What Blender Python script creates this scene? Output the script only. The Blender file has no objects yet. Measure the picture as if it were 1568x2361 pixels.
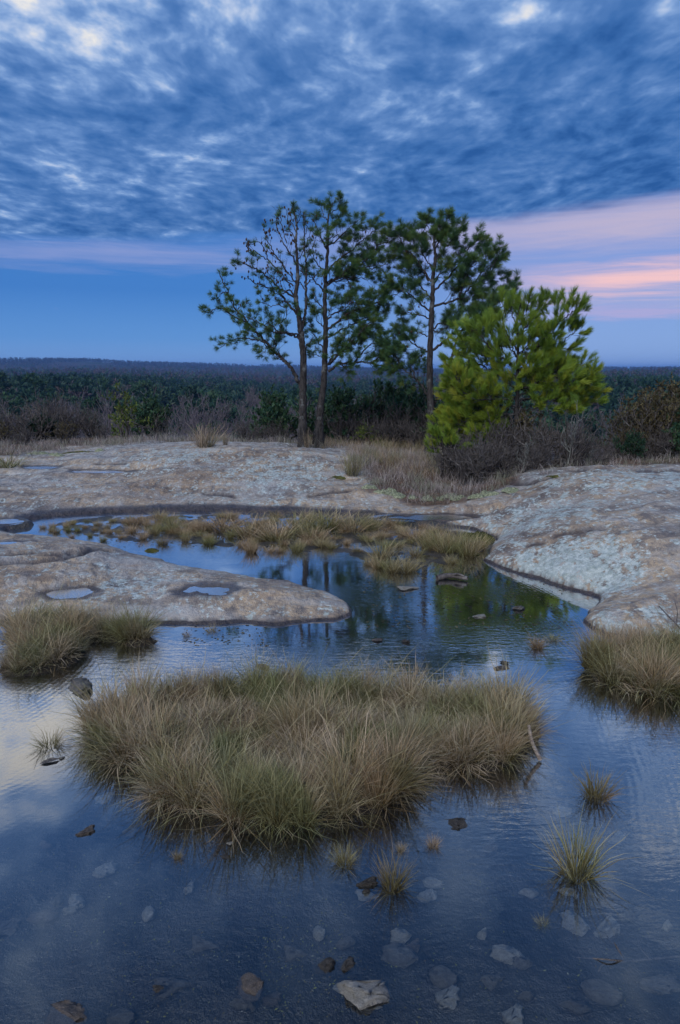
import bpy, bmesh, math, random
import numpy as np
from mathutils import Vector, Matrix

scn = bpy.context.scene
COL = scn.collection
R = math.radians
rng = np.random.default_rng(7)
random.seed(7)

# ------------------------------------------------------------------ camera
CAM_H = 2.1
PITCH = R(11.79)
F = 683.0 / 680.0 * 1568.0            # focal length in reference pixels (1568 x 2361)
cam_d = bpy.data.cameras.new('camera')
cam = bpy.data.objects.new('camera', cam_d)
COL.objects.link(cam)
cam.location = (0, 0, CAM_H)
cam.rotation_euler = (math.pi / 2 - PITCH, 0, 0)
cam_d.sensor_fit = 'VERTICAL'
cam_d.sensor_height = 36.0
cam_d.sensor_width = 24.0
cam_d.lens = 24.0
cam_d.clip_start = 0.05
cam_d.clip_end = 60000
scn.camera = cam
scn.render.resolution_x, scn.render.resolution_y = 680, 1024

# ------------------------------------------------------------------ colour management
scn.view_settings.view_transform = 'Standard'
scn.view_settings.look = 'None'
scn.view_settings.gamma = 1.0
scn.view_settings.use_curve_mapping = False
scn.view_settings.exposure = 0.80
scn.cycles.use_denoising = True
scn.cycles.max_bounces = 6
scn.cycles.diffuse_bounces = 2
scn.cycles.glossy_bounces = 3
scn.cycles.transparent_max_bounces = 12
scn.cycles.volume_bounces = 0
scn.cycles.caustics_reflective = False
scn.cycles.caustics_refractive = False

# ------------------------------------------------------------------ light direction (large soft dusk glow behind the camera, to the left)
SUN_EL, SUN_AZ = R(38), R(205)        # azimuth clockwise from +Y (the view direction)
sun_d = bpy.data.lights.new('sun', 'SUN')
sun_d.energy = 1.5
sun_d.angle = R(50)
sun_d.color = (1.0, 0.965, 0.925)
sun = bpy.data.objects.new('sun', sun_d)
COL.objects.link(sun)
_s = Vector((math.sin(SUN_AZ) * math.cos(SUN_EL), math.cos(SUN_AZ) * math.cos(SUN_EL), math.sin(SUN_EL)))
sun.rotation_euler = _s.to_track_quat('Z', 'Y').to_euler()
sun.location = (0, 0, 30)


# ------------------------------------------------------------------ node helper
class NT:
    def __init__(s, tree):
        s.t = tree
        s.t.nodes.clear()

    def n(s, typ, ins=None, **props):
        nd = s.t.nodes.new(typ)
        for k, v in props.items():
            setattr(nd, k, v)
        for k, v in (ins or {}).items():
            s.set(nd.inputs[k], v)
        return nd

    def set(s, sock, v):
        if hasattr(v, 'is_output') or isinstance(v, bpy.types.NodeSocket):
            s.t.links.new(v, sock)
        else:
            if isinstance(v, (tuple, list)) and len(v) == 3 and sock.type == 'RGBA':
                v = (*v, 1)
            sock.default_value = v

    def m(s, op, a, b=0.0, c=None, clamp=False):
        nd = s.n('ShaderNodeMath', operation=op, use_clamp=clamp)
        s.set(nd.inputs[0], a)
        s.set(nd.inputs[1], b)
        if c is not None:
            s.set(nd.inputs[2], c)
        return nd.outputs[0]

    def ss(s, x, lo, hi):              # smoothstep
        nd = s.n('ShaderNodeMapRange', interpolation_type='SMOOTHSTEP')
        for k, v in zip(('Value', 'From Min', 'From Max'), (x, lo, hi)):
            s.set(nd.inputs[k], v)
        return nd.outputs[0]

    def mix(s, f, a, b, bt='MIX'):
        nd = s.n('ShaderNodeMix', data_type='RGBA', blend_type=bt)
        s.set(nd.inputs[0], f)
        s.set(nd.inputs[6], a)
        s.set(nd.inputs[7], b)
        return nd.outputs[2]

    def ramp(s, x, stops, interp='LINEAR'):
        nd = s.n('ShaderNodeValToRGB')
        cr = nd.color_ramp
        cr.interpolation = interp
        while len(cr.elements) > 1:
            cr.elements.remove(cr.elements[-1])
        for i, (p, c) in enumerate(stops):
            e = cr.elements[0] if i == 0 else cr.elements.new(p)
            e.position = p
            e.color = (*c, 1) if len(c) == 3 else c
        s.set(nd.inputs[0], x)
        return nd.outputs[0]

    def noise(s, vec, scale, detail=4, rough=0.5, dist=0.0, out=0, dim='3D'):
        nd = s.n('ShaderNodeTexNoise', {'Scale': scale, 'Detail': detail, 'Roughness': rough, 'Distortion': dist}, noise_dimensions=dim)
        s.set(nd.inputs['Vector'], vec)
        return nd.outputs[out]

    def vec(s, x, y, z=0.0):
        nd = s.n('ShaderNodeCombineXYZ')
        for i, v in enumerate((x, y, z)):
            s.set(nd.inputs[i], v)
        return nd.outputs[0]

    def sep(s, v):
        nd = s.n('ShaderNodeSeparateXYZ')
        s.set(nd.inputs[0], v)
        return nd.outputs

    def map(s, v, scale=(1, 1, 1), rot=(0, 0, 0), loc=(0, 0, 0)):
        nd = s.n('ShaderNodeMapping')
        s.set(nd.inputs[0], v)
        nd.inputs['Scale'].default_value = scale
        nd.inputs['Rotation'].default_value = rot
        nd.inputs['Location'].default_value = loc
        return nd.outputs[0]

    def attr(s, name, out='Fac'):
        return s.n('ShaderNodeAttribute', attribute_name=name).outputs[out]


# ------------------------------------------------------------------ sky: clear dusk blue, pink bands low down, a broken cloud deck above
world = bpy.data.worlds.new('World')
scn.world = world
world.use_nodes = True
w = NT(world.node_tree)
d = w.n('ShaderNodeTexCoord').outputs['Generated']
dx, dy, dz = w.sep(d)
el = w.m('MULTIPLY', w.m('ARCSINE', dz), 180 / math.pi)                # elevation in degrees
az = w.m('MULTIPLY', w.m('ARCTAN2', dx, dy), 180 / math.pi)            # azimuth in degrees, right positive
azc = w.m('MINIMUM', w.m('MAXIMUM', az, -60.0), 60.0)
nish = w.n('ShaderNodeTexSky', sky_type='NISHITA', sun_disc=False, sun_elevation=R(7), sun_rotation=SUN_AZ,
           air_density=1.0, dust_density=0.6, ozone_density=3.0, altitude=300.0).outputs[0]
# clear sky low down: the Nishita dusk, cooled, under a thin veil
veil = w.ramp(w.m('DIVIDE', el, 30.0, clamp=True), [(0.0, (0.16, 0.31, 0.61)), (0.08, (0.075, 0.225, 0.54)), (0.20, (0.030, 0.145, 0.44)), (1.0, (0.05, 0.16, 0.42))])
veil_r = w.ramp(w.m('DIVIDE', el, 30.0, clamp=True), [(0.0, (0.22, 0.35, 0.65)), (0.12, (0.18, 0.29, 0.58)), (0.30, (0.18, 0.25, 0.52)), (1.0, (0.08, 0.17, 0.40))])
rightness = w.ss(az, -12.0, 20.0)
clear = w.mix(rightness, veil, veil_r)
clear = w.mix(1.0, clear, w.mix(1.0, nish, (0.012, 0.014, 0.02), 'MULTIPLY'), 'ADD')
# streaky pink altostratus
pz = w.m('ADD', w.m('MAXIMUM', dz, 0.0), 0.06)
px = w.m('DIVIDE', dx, pz)
py = w.m('DIVIDE', dy, pz)
P2 = w.vec(px, py, 0.0)
streak = w.noise(w.vec(w.m('MULTIPLY', az, 0.05), w.m('MULTIPLY', el, 0.62), 3.1), 1.0, 4, 0.55, 0.4)
streak2 = w.noise(w.vec(w.m('MULTIPLY', az, 0.13), w.m('MULTIPLY', el, 1.7), 9.3), 1.0, 4, 0.6, 0.6)
sj = w.m('MULTIPLY', w.m('SUBTRACT', streak2, 0.5), 2.4)
elj = w.m('ADD', w.m('ADD', el, sj), w.m('MULTIPLY', az, -0.018))


def band(c, wd):
    return w.ss(w.m('ABSOLUTE', w.m('SUBTRACT', elj, c)), wd, 0.0)


def wgt(*a):
    o = a[0]
    for b in a[1:]:
        o = w.m('MULTIPLY', o, b)
    return o


b1 = wgt(band(10.2, 2.6), w.ss(az, -12.0, 24.0), 0.62)
b2 = wgt(band(5.9, 2.1), w.ss(az, 8.0, 22.0), w.ss(streak, 0.25, 0.55), 0.95)
b3 = wgt(band(3.7, 0.8), w.ss(az, 8.0, 22.0), 0.5)
b4 = wgt(band(8.8, 1.6), w.ss(az, 24.0, -20.0), w.ss(streak, 0.25, 0.7), 0.6)
c1 = w.mix(b1, clear, (0.60, 0.47, 0.53))
c1 = w.mix(b2, c1, (0.86, 0.53, 0.52))
c1 = w.mix(b3, c1, (0.55, 0.40, 0.60))
c1 = w.mix(b4, c1, (0.33, 0.36, 0.60))
# small low cloud scraps on the left
scr = w.noise(w.vec(w.m('MULTIPLY', az, 0.22), w.m('MULTIPLY', el, 0.75), 21.4), 1.0, 3, 0.6)
scrap = wgt(w.ss(scr, 0.66, 0.74), w.ss(w.m('ABSOLUTE', w.m('SUBTRACT', el, 4.6)), 1.6, 0.4), w.ss(az, -15.0, -22.0), 0.55)
c1 = w.mix(scrap, c1, (0.42, 0.46, 0.66))
# the deck
big = w.noise(w.map(P2, (0.55, 0.55, 1), loc=(3.7, 1.2, 0)), 1.0, 3, 0.5, 0.3)
warp = w.n('ShaderNodeVectorMath', operation='ADD')
wv = w.n('ShaderNodeVectorMath', operation='SCALE')
w.set(wv.inputs[0], w.noise(P2, 0.9, 3, 0.5, out=1))
wv.inputs['Scale'].default_value = 0.35
w.set(warp.inputs[0], P2)
w.set(warp.inputs[1], wv.outputs[0])
PW = warp.outputs[0]
cells = w.noise(w.map(PW, (2.0, 1.5, 1), (0, 0, R(-8))), 3.1, 4, 0.55, 0.0)
fine = w.noise(w.map(PW, (4.0, 2.6, 1), (0, 0, R(-14))), 3.4, 3, 0.5, 0.0)
dens = w.m('ADD', w.m('ADD', w.m('MULTIPLY', cells, 0.60), w.m('MULTIPLY', fine, 0.34)), w.m('MULTIPLY', big, 0.30))   # about 0.62 mean
# it thins towards the upper left, where the last light comes through
deck_lift = w.m('ADD', w.m('MULTIPLY', wgt(w.ss(el, 20.5, 29.0), w.ss(el, 48.0, 33.0)), 0.15), w.m('MULTIPLY', wgt(w.ss(az, 8.0, -20.0), w.ss(el, 16.0, 23.0), w.ss(el, 36.0, 26.0)), 0.20))  # first term: bright band, mostly above view, added to lighten the pool's reflection
rdark = w.m('MULTIPLY', wgt(w.ss(az, 0.0, 26.0), w.ss(el, 34.0, 14.0)), 0.06)
deck_lift = w.m('ADD', deck_lift, w.m('MULTIPLY', wgt(w.ss(az, 4.0, -14.0), w.ss(el, 11.0, 13.5), w.ss(el, 21.0, 16.0)), 0.045))
lit = w.m('ADD', w.m('SUBTRACT', w.m('SUBTRACT', 1.0, dens), rdark), deck_lift)
deck = w.ramp(w.m('DIVIDE', w.m('SUBTRACT', lit, 0.222), 0.50, clamp=True), [(0.0, (0.020, 0.090, 0.29)), (0.22, (0.042, 0.135, 0.37)), (0.40, (0.075, 0.180, 0.43)), (0.54, (0.125, 0.245, 0.51)), (0.66, (0.22, 0.35, 0.61)), (0.79, (0.44, 0.53, 0.71)), (0.92, (0.72, 0.71, 0.70)), (1.0, (0.78, 0.75, 0.70))])
edge = w.m('ADD', w.m('MULTIPLY', azc, 0.056), 10.2)
edge = w.m('ADD', edge, w.m('MULTIPLY', w.m('SUBTRACT', streak, 0.5), 2.6))
dmask = w.ss(w.m('SUBTRACT', el, edge), -0.45, 1.0)
sky = w.mix(dmask, c1, deck)
below = w.ss(el, -0.2, -2.0)
sky = w.mix(below, sky, (0.05, 0.07, 0.10))
world.cycles.sampling_method = 'MANUAL'
world.cycles.sample_map_resolution = 256
bg = w.n('ShaderNodeBackground', {'Color': sky, 'Strength': 0.66})
w.t.links.new(bg.outputs[0], w.n('ShaderNodeOutputWorld').inputs[0])


# ------------------------------------------------------------------ from the reference picture's pixels (1568 wide) to places on the ground
_f = Vector((0, math.cos(PITCH), -math.sin(PITCH)))
_u = Vector((0, math.sin(PITCH), math.cos(PITCH)))


def ray(u, v):
    return Vector(((u - 784.0) / F, 0, 0)) + _u * (-(v - 1180.5) / F) + _f


def onz(u, v, z=0.0):
    r = ray(u, v)
    return Vector((0, 0, CAM_H)) + r * ((z - CAM_H) / r.z)


def ony(u, v, Y):
    r = ray(u, v)
    return Vector((0, 0, CAM_H)) + r * (Y / r.y)


def pnoise(x, y, seed=0):
    xi, yi = np.floor(x).astype(np.int64), np.floor(y).astype(np.int64)
    xf, yf = x - xi, y - yi

    def g(ix, iy, fx, fy):
        h = (ix * 374761393 + iy * 668265263 + seed * 974634541) & 0xffffffff
        h = ((h ^ (h >> 13)) * 1274126177) & 0xffffffff
        a = ((h ^ (h >> 16)) & 0xffff) / 65536.0 * 2 * math.pi
        return np.cos(a) * fx + np.sin(a) * fy
    s = lambda t: t * t * t * (t * (t * 6 - 15) + 10)
    ux, uy = s(xf), s(yf)
    a = g(xi, yi, xf, yf) * (1 - ux) + g(xi + 1, yi, xf - 1, yf) * ux
    b = g(xi, yi + 1, xf, yf - 1) * (1 - ux) + g(xi + 1, yi + 1, xf - 1, yf - 1) * ux
    return (a * (1 - uy) + b * uy) * 1.5


def fbm(x, y, seed=0, o=4, g=0.5):
    t, a = 0, 1.0
    for k in range(o):
        t = t + a * pnoise(x * 2 ** k, y * 2 ** k, seed + k)
        a *= g
    return t


def sdist(x, y, poly):
    """signed distance to a polygon, negative inside"""
    p = np.asarray(poly, float)[:, :2]
    x, y = np.asarray(x, float), np.asarray(y, float)
    best = np.full(x.shape, 1e18)
    ins = np.zeros(x.shape, bool)
    n = len(p)
    for i in range(n):
        (ax, ay), (bx, by) = p[i], p[(i + 1) % n]
        ex, ey = bx - ax, by - ay
        t = np.clip(((x - ax) * ex + (y - ay) * ey) / (ex * ex + ey * ey + 1e-12), 0, 1)
        best = np.minimum(best, (x - ax - t * ex) ** 2 + (y - ay - t * ey) ** 2)
        c = ((ay > y) != (by > y)) & (x < (bx - ax) * (y - ay) / (by - ay + 1e-18) + ax)
        ins ^= c
    dd = np.sqrt(best)
    return np.where(ins, -dd, dd)


def pdist(x, y, line):
    """distance to an open polyline and the side (sign)"""
    p = np.asarray(line, float)[:, :2]
    best = np.full(np.shape(x), 1e18)
    side = np.zeros(np.shape(x))
    for i in range(len(p) - 1):
        (ax, ay), (bx, by) = p[i], p[i + 1]
        ex, ey = bx - ax, by - ay
        t = np.clip(((x - ax) * ex + (y - ay) * ey) / (ex * ex + ey * ey + 1e-12), 0, 1)
        q = (x - ax - t * ex) ** 2 + (y - ay - t * ey) ** 2
        m = q < best
        best = np.where(m, q, best)
        side = np.where(m, np.sign(ex * (y - ay) - ey * (x - ax)), side)
    return np.sqrt(best), side


def sstep(x, a, b):
    t = np.clip((x - a) / (b - a), 0, 1)
    return t * t * (3 - 2 * t)


def smooth_poly(pts, it=2):
    p = np.asarray(pts, float)
    for _ in range(it):
        q = np.roll(p, -1, 0)
        p = np.stack([0.75 * p + 0.25 * q, 0.25 * p + 0.75 * q], 1).reshape(-1, p.shape[1])
    return p


# ------------------------------------------------------------------ mesh / object helpers
def mesh_np(name, V, Fc, mat=None, smooth=False, attrs=None):
    V = np.asarray(V, np.float32)
    me = bpy.data.meshes.new(name)
    Fs = Fc if isinstance(Fc, list) and len(Fc) and isinstance(Fc[0], np.ndarray) else [np.asarray(Fc, np.int32)]
    Fs = [f for f in Fs if len(f)]
    loops = np.concatenate([f.ravel() for f in Fs]).astype(np.int32)
    sizes = np.concatenate([np.full(len(f), f.shape[1], np.int32) for f in Fs])
    me.vertices.add(len(V))
    me.vertices.foreach_set('co', V.ravel())
    me.loops.add(len(loops))
    me.loops.foreach_set('vertex_index', loops)
    me.polygons.add(len(sizes))
    st = np.zeros(len(sizes), np.int32)
    st[1:] = np.cumsum(sizes)[:-1]
    me.polygons.foreach_set('loop_start', st)
    if smooth:
        me.polygons.foreach_set('use_smooth', np.ones(len(sizes), bool))
    for k, a in (attrs or {}).items():
        a = np.asarray(a, np.float32)
        if a.ndim == 1:
            at = me.attributes.new(k, 'FLOAT', 'POINT')
            at.data.foreach_set('value', a)
        else:
            at = me.attributes.new(k, 'FLOAT_COLOR', 'POINT')
            at.data.foreach_set('color', a.ravel())
    me.update(calc_edges=True)
    if mat is not None:
        me.materials.append(mat)
    return me


def link(name, me, parent=None, loc=(0, 0, 0), rz=0.0, sc=1.0):
    o = bpy.data.objects.new(name, me)
    COL.objects.link(o)
    o.location = loc
    o.rotation_euler = (0, 0, rz)
    o.scale = (sc, sc, sc) if not isinstance(sc, (tuple, list)) else sc
    if parent is not None:
        o.parent = parent
    return o


def tag(o, label=None, cat=None, group=None, kind=None):
    for k, v in (('label', label), ('category', cat), ('group', group), ('kind', kind)):
        if v:
            o[k] = v
    return o


def copy_tree(o, parent=None):
    c = o.copy()
    COL.objects.link(c)
    c.parent = parent
    for ch in o.children:
        copy_tree(ch, c)
    return c


def material(name):
    m = bpy.data.materials.new(name)
    m.use_nodes = True
    return m, NT(m.node_tree)


def finish(t, col, rough=0.8, bump=None, bump_s=0.3, bump_d=0.02, spec=0.3, trans=None):
    b = t.n('ShaderNodeBsdfPrincipled', {'Base Color': col, 'Roughness': rough, 'Specular IOR Level': spec})
    if bump is not None:
        bn = t.n('ShaderNodeBump', {'Strength': bump_s, 'Distance': bump_d, 'Height': bump})
        t.t.links.new(bn.outputs[0], b.inputs['Normal'])
    out = b.outputs[0]
    if trans is not None:                                   # thin leaf: some light comes through
        tr = t.n('ShaderNodeBsdfTranslucent', {'Color': col})
        mx = t.n('ShaderNodeMixShader', {0: trans, 1: out, 2: tr.outputs[0]})
        out = mx.outputs[0]
    t.t.links.new(out, t.n('ShaderNodeOutputMaterial').inputs[0])
    return b


# ================================================================== GROUND
POND = [onz(*p) for p in [
    (10, 1228), (35, 1212), (60, 1203), (110, 1194), (200, 1186), (400, 1179), (560, 1180), (720, 1188), (880, 1192), (960, 1205),
    (1050, 1215), (1115, 1226), (1148, 1245), (1122, 1278), (1108, 1295), (1180, 1318), (1240, 1334), (1300, 1356), (1350, 1368),
    (1396, 1379), (1368, 1397), (1338, 1413), (1330, 1432), (1352, 1450), (1398, 1466), (1450, 1480), (1540, 1488), (1640, 1490), (1900, 1500)]]
POND += [Vector((9.0, 4.0, 0)), Vector((7.0, 1.0, 0)), Vector((4.0, -0.6, 0)), Vector((-4.0, -0.6, 0)), Vector((-6.0, 1.5, 0)), Vector((-6.5, 4.3, 0))]
POND += [onz(*p) for p in [(-420, 1470), (-200, 1445), (0, 1434), (200, 1438), (350, 1438), (470, 1442), (550, 1437), (640, 1441), (710, 1437), (775, 1430), (806, 1414), (812, 1398),
                           (745, 1365), (640, 1341), (550, 1328), (465, 1315), (365, 1298), (310, 1277), (245, 1262), (110, 1248), (40, 1238)]]
POND = smooth_poly([p[:2] for p in POND], 1)
MARSH = smooth_poly([onz(*p)[:2] for p in [(150, 1194), (400, 1178), (720, 1187), (960, 1203), (1150, 1235), (1115, 1295), (1010, 1312), (930, 1320), (850, 1312), (800, 1285), (650, 1275), (480, 1262), (330, 1258), (200, 1240), (80, 1222)]], 1)

# heights of the granite away from the pond: picture x, y, height
CTRL = [(0, 1434, .10), (100, 1400, .12), (400, 1390, .10), (650, 1388, .09), (770, 1395, .07), (300, 1320, .10), (0, 1340, .16), (520, 1345, .08), (-250, 1380, .16),
        (60, 1258, .25), (130, 1258, .24), (0, 1275, .22), (200, 1268, .14), (-150, 1280, .2),
        (0, 1180, .09), (300, 1150, .12), (600, 1150, .12), (-200, 1120, .25), (0, 1110, .22), (300, 1090, .30), (200, 1060, .38), (500, 1045, .50), (650, 1048, .50), (350, 1045, .45),
        (760, 1080, .33), (650, 1110, .26), (850, 1150, .13), (1000, 1175, .11), (1090, 1205, .10), (1000, 1120, .16), (900, 1060, .26), (800, 1040, .36), (1100, 1100, .24), (1130, 1150, .14),
        (1200, 1140, .30), (1250, 1118, .44), (1320, 1105, .54), (1420, 1100, .60), (1568, 1100, .62), (1800, 1110, .6), (1568, 1180, .58), (1450, 1200, .52), (1350, 1240, .40), (1250, 1260, .28),
        (1180, 1280, .17), (1568, 1270, .42), (1450, 1310, .26), (1568, 1340, .22), (1340, 1320, .2), (1480, 1365, .13), (1800, 1300, .4),
        (1420, 1425, .13), (1500, 1410, .17), (1568, 1440, .16), (1750, 1430, .2), (1250, 1092, .40), (1450, 1085, .50), (1300, 1070, .38), (1000, 1035, .30), (700, 1030, .34), (400, 1016, .30), (240, 1004, .30), (0, 1030, .30)]
cpts = np.array([[*onz(u, v, z)[:2], z] for u, v, z in CTRL] + [[-30, 24, .1], [0, 26, 0.1], [30, 24, .1], [-14, 22, .2], [14, 22, .2], [-25, 10, .4], [25, 10, .5], [-12, 4, .2], [12, 4, .2], [0, -6, .4], [-14, -3, .4], [14, -3, .4]])


def _tps(r2):
    return 0.5 * r2 * np.log(r2 + 1e-9)


_n = len(cpts)
_K = _tps(((cpts[:, None, :2] - cpts[None, :, :2]) ** 2).sum(-1)) + np.eye(_n) * 0.6
_P = np.c_[np.ones(_n), cpts[:, :2]]
_sol = np.linalg.solve(np.block([[_K, _P], [_P.T, np.zeros((3, 3))]]), np.r_[cpts[:, 2], np.zeros(3)])


def tps(x, y):
    z = _sol[_n] + _sol[_n + 1] * x + _sol[_n + 2] * y
    for i in range(_n):
        z = z + _sol[i] * _tps((x - cpts[i, 0]) ** 2 + (y - cpts[i, 1]) ** 2)
    return z


CRACKS = [([(-40, 1318), (40, 1306), (120, 1300), (180, 1288), (215, 1276), (250, 1270)], .05, .05), ([(0, 1296), (60, 1290), (130, 1291), (170, 1284)], .03, .03),
          ([(1285, 1229), (1330, 1223), (1392, 1214)], .05, .05), ([(1220, 1247), (1250, 1242)], .03, .04), ([(715, 1146), (760, 1141), (805, 1138)], .04, .05),
          ([(1388, 1446), (1430, 1440), (1480, 1438), (1540, 1448)], .05, .05), ([(1180, 1116), (1250, 1112), (1300, 1107)], .08, .1), ([(1330, 1093), (1450, 1090), (1600, 1092)], .08, .12), ([(470, 1118), (540, 1115)], .03, .05), ([(220, 1072), (290, 1070)], .03, .05)]
CRK = []
for l, dep_, wd_ in CRACKS:
    pts = []
    for u, v in l:
        z = 0.1
        for _ in range(6):
            p = onz(u, v, z)
            z = float(np.clip(tps(np.array([p.x]), np.array([p.y]))[0], .02, 1))
        pts.append((p.x, p.y))
    CRK.append((pts, dep_, wd_))


def valley(x, y):
    r = np.hypot(x, y)
    a = np.degrees(np.arctan2(x, y))
    z = -20.0 + 7.0 * sstep(a, -4, -22) * sstep(r, 150, 320) + 6.5 * sstep(a, 8, 24) * sstep(r, 150, 330)
    z = z + 2.0 * pnoise(x / 90, y / 90, 5)
    lo = sstep(r, 500, 1500) * (3 + 8 * pnoise(x / 700, y / 700, 11))
    ridge = sstep(r, 1500, 3300) * (10 + 33 * sstep(a, 20, -27) + 6 * pnoise(x / 900, y / 900, 21) + 4 * pnoise(x / 260, y / 260, 22))
    return z + lo + ridge - sstep(r, 3500, 4300) * 70


def ground_h(x, y, full=False):
    x, y = np.asarray(x, float), np.asarray(y, float)
    r = np.hypot(x, y)
    wob = 0.055 * fbm(x * 2.2, y * 2.2, 31, 4) * sstep(r, 1, 4)
    sd = sdist(x, y, POND) + wob
    mar = sdist(x, y, MARSH)
    base = np.clip(tps(x, y), 0.05, 1.1)
    base = base + (0.035 * fbm(x * 0.9, y * 0.9, 3, 4) + 0.010 * fbm(x * 5, y * 5, 8, 3)) * sstep(sd, 0.0, 0.8)
    fn = fbm(x * 0.42 + 3, y * 0.62, 77, 4)                       # thin sheets of rock flaking off in low scarps
    for lv_, hh in ((-.42, .016), (-.16, .022), (.10, .018), (.34, .022)):
        base = base + hh * sstep(fn, lv_ - .018, lv_ + .018) * sstep(sd, 0.1, 0.6) - hh * .5 * sstep(sd, 0.1, 0.6)
    o = np.maximum(sd, 0)
    out = base * (1 - np.exp(-o / 0.26)) + 0.030 * (1 - np.exp(-o / 0.02))
    i = np.maximum(-sd, 0)
    dep = 0.012 + 0.13 * (1 - np.exp(-i / 0.55)) + 0.03 * fbm(x * 1.3, y * 1.3, 14, 3) * sstep(i, .1, .6)
    mm = sstep(mar, 0.12, -0.15)
    dep = dep * (1 - mm) + mm * (-0.001 + 0.026 * fbm(x * 3.1, y * 3.1, 17, 3))
    h = np.where(sd > 0, out, -np.maximum(dep, -0.02))
    crk = np.zeros_like(h)
    for pts, dp, wd in CRK:
        q, s = pdist(x, y, pts)
        g = np.exp(-(q / wd) ** 2)
        crk = np.maximum(crk, g * (sd > 0))
        h = h - dp * g * (sd > 0) + 0.35 * dp * np.exp(-(q / (wd * 5)) ** 2) * (s > 0) * (sd > 0)
    for p in PUDDLES:
        q = np.hypot((x - p[0]) / p[3], (y - p[1]) / p[4]) + 0.42 * fbm(x * 2.6 + p[0] * 7, y * 3.6, 41, 4)
        bowl = p[2] - 0.026 * sstep(q, 1.0, 0.35) - 0.002 + 0.03 * sstep(q, 1.0, 1.8)
        h = h * (1 - sstep(q, 1.7, 1.0)) + bowl * sstep(q, 1.7, 1.0)
    # the outcrop drops away behind the trees
    drop = sstep(r, 19, 75)
    r0 = 19.0 - 3.2 * sstep(np.degrees(np.arctan2(x, y)), -14, -4)
    h = h * (1 - drop) + drop * valley(x, y) - 0.045 * np.clip(r - r0, 0, 14) ** 1.6
    if full:
        return h, sd, mar, crk
    return h


def hz(x, y):
    return float(ground_h(np.array([x]), np.array([y]))[0])


PUDDLES = []
PUD_IN = [((165, 1366), .26, .20, 'shallow puddle in a round hollow of the low rock, nearer the picture edge'), ((478, 1358), .30, .19, 'shallow puddle in a round hollow of the low rock, towards its tip'),
          ((92, 1077), .45, .28, 'pale puddle beside the dry clump on the far rock'), ((225, 1086), .75, .20, 'long thin film of water on the far rock'),
          ((8, 1201), .26, .2, 'tiny puddle on the rock past the pond tip'), ((5, 1254), .22, .16, 'tiny puddle beside the pale knoll'), ((1000, 1191), .75, .22, 'thin dark puddle on the rock behind the marsh')]


def onground(u, v, z=0.1):
    for _ in range(12):
        p = onz(u, v, z)
        z = 0.5 * z + 0.5 * hz(p.x, p.y)
    p = onz(u, v, z)
    return p


_tmp = []
for (u, v), a, b, _l in PUD_IN:
    p = onground(u, v)
    _tmp.append((p.x, p.y, p.z, a, b))
PUDDLES = _tmp

# polar sheet round the camera's foot, fine near, out to the horizon
rr = [0.35]
while rr[-1] < 22:
    rr.append(rr[-1] + min(max(0.0105 * rr[-1], 0.012), 0.052))
while rr[-1] < 15000:
    rr.append(rr[-1] * 1.045)
rr = np.array(rr)
aa = np.radians(np.concatenate([np.linspace(-85, -34, 70, endpoint=False), np.linspace(-34, 34, 440, endpoint=False), np.linspace(34, 85, 71)]))
RR, AA = np.meshgrid(rr, aa, indexing='ij')
GX, GY = (RR * np.sin(AA)).ravel(), (RR * np.cos(AA)).ravel()
GZ, SD, MAR, CRKM = ground_h(GX, GY, True)
nr, na = len(rr), len(aa)
idx = np.arange(nr * na).reshape(nr, na)
quads = np.stack([idx[:-1, :-1], idx[:-1, 1:], idx[1:, 1:], idx[1:, :-1]], -1).reshape(-1, 4)
qr = np.repeat(rr[:-1], na - 1)
# where lichen grows: thick on the domed rock at the right and along the low rock's rim
_pts = [(1200, 1300, .9, .7), (1330, 1320, .9, .7), (1270, 1225, .6, 1.2), (1450, 1180, .6, 1.6), (1150, 1200, .5, .9), (650, 1110, .55, 1.6), (400, 1090, .5, 1.6), (330, 1425, 1.0, .30), (560, 1420, .7, .35), (730, 1420, .9, .3),
        (300, 1335, .6, .6), (1400, 1440, 1.0, .4), (1470, 1455, .9, .4), (1540, 1430, .5, .4), (600, 1165, .5, 1.2), (1000, 1150, .3, 1), (300, 1170, .35, 1), (60, 1290, .5, .4), (1500, 1100, .5, 2.0)]
LICH = np.full(GX.shape, 0.22)
for u, v, k, s in _pts:
    p = onz(u, v, .15)
    LICH = np.maximum(LICH, k * np.exp(-((GX - p.x) ** 2 + (GY - p.y) ** 2) / (s * s)))
WETN = fbm(GX * 1.7, GY * 1.7, 51, 4)
wetw = 0.004 + 0.014 * WETN + 0.22 * sstep(GY, 8.0, 9.2) * sstep(GX, 1.2, 0.2)        # the far shore is stained widest
WET = sstep(SD, np.maximum(wetw, .012) + 0.02, np.maximum(wetw, .012) * 0.5)
WET = np.maximum(WET, 0.95 * CRKM)  # cracks are darkened along their lines through the same mask
for p in PUDDLES:
    q = np.hypot((GX - p[0]) / p[3], (GY - p[1]) / p[4]) + 0.42 * fbm(GX * 2.6 + p[0] * 7, GY * 3.6, 41, 4)
    WET = np.maximum(WET, 0.85 * sstep(q, 1.25, 0.9))
BED = sstep(SD, 0.005, -0.05)
TAN = np.zeros_like(GX)
for u, v, k, s in [(70, 1258, 1.2, .55), (760, 1395, .9, .5), (1480, 1400, .9, .8), (1568, 1430, .8, .6), (560, 1085, .7, 1.2), (850, 1160, .8, 1.2), (1350, 1270, .5, .8), (620, 1380, .6, .6), (300, 1120, .5, 1.4), (30, 1345, .5, .6)]:
    p = onz(u, v, .15)
    TAN = np.maximum(TAN, k * np.exp(-((GX - p.x) ** 2 + (GY - p.y) ** 2) / (s * s)))
SOIL = np.zeros_like(GX)
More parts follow.
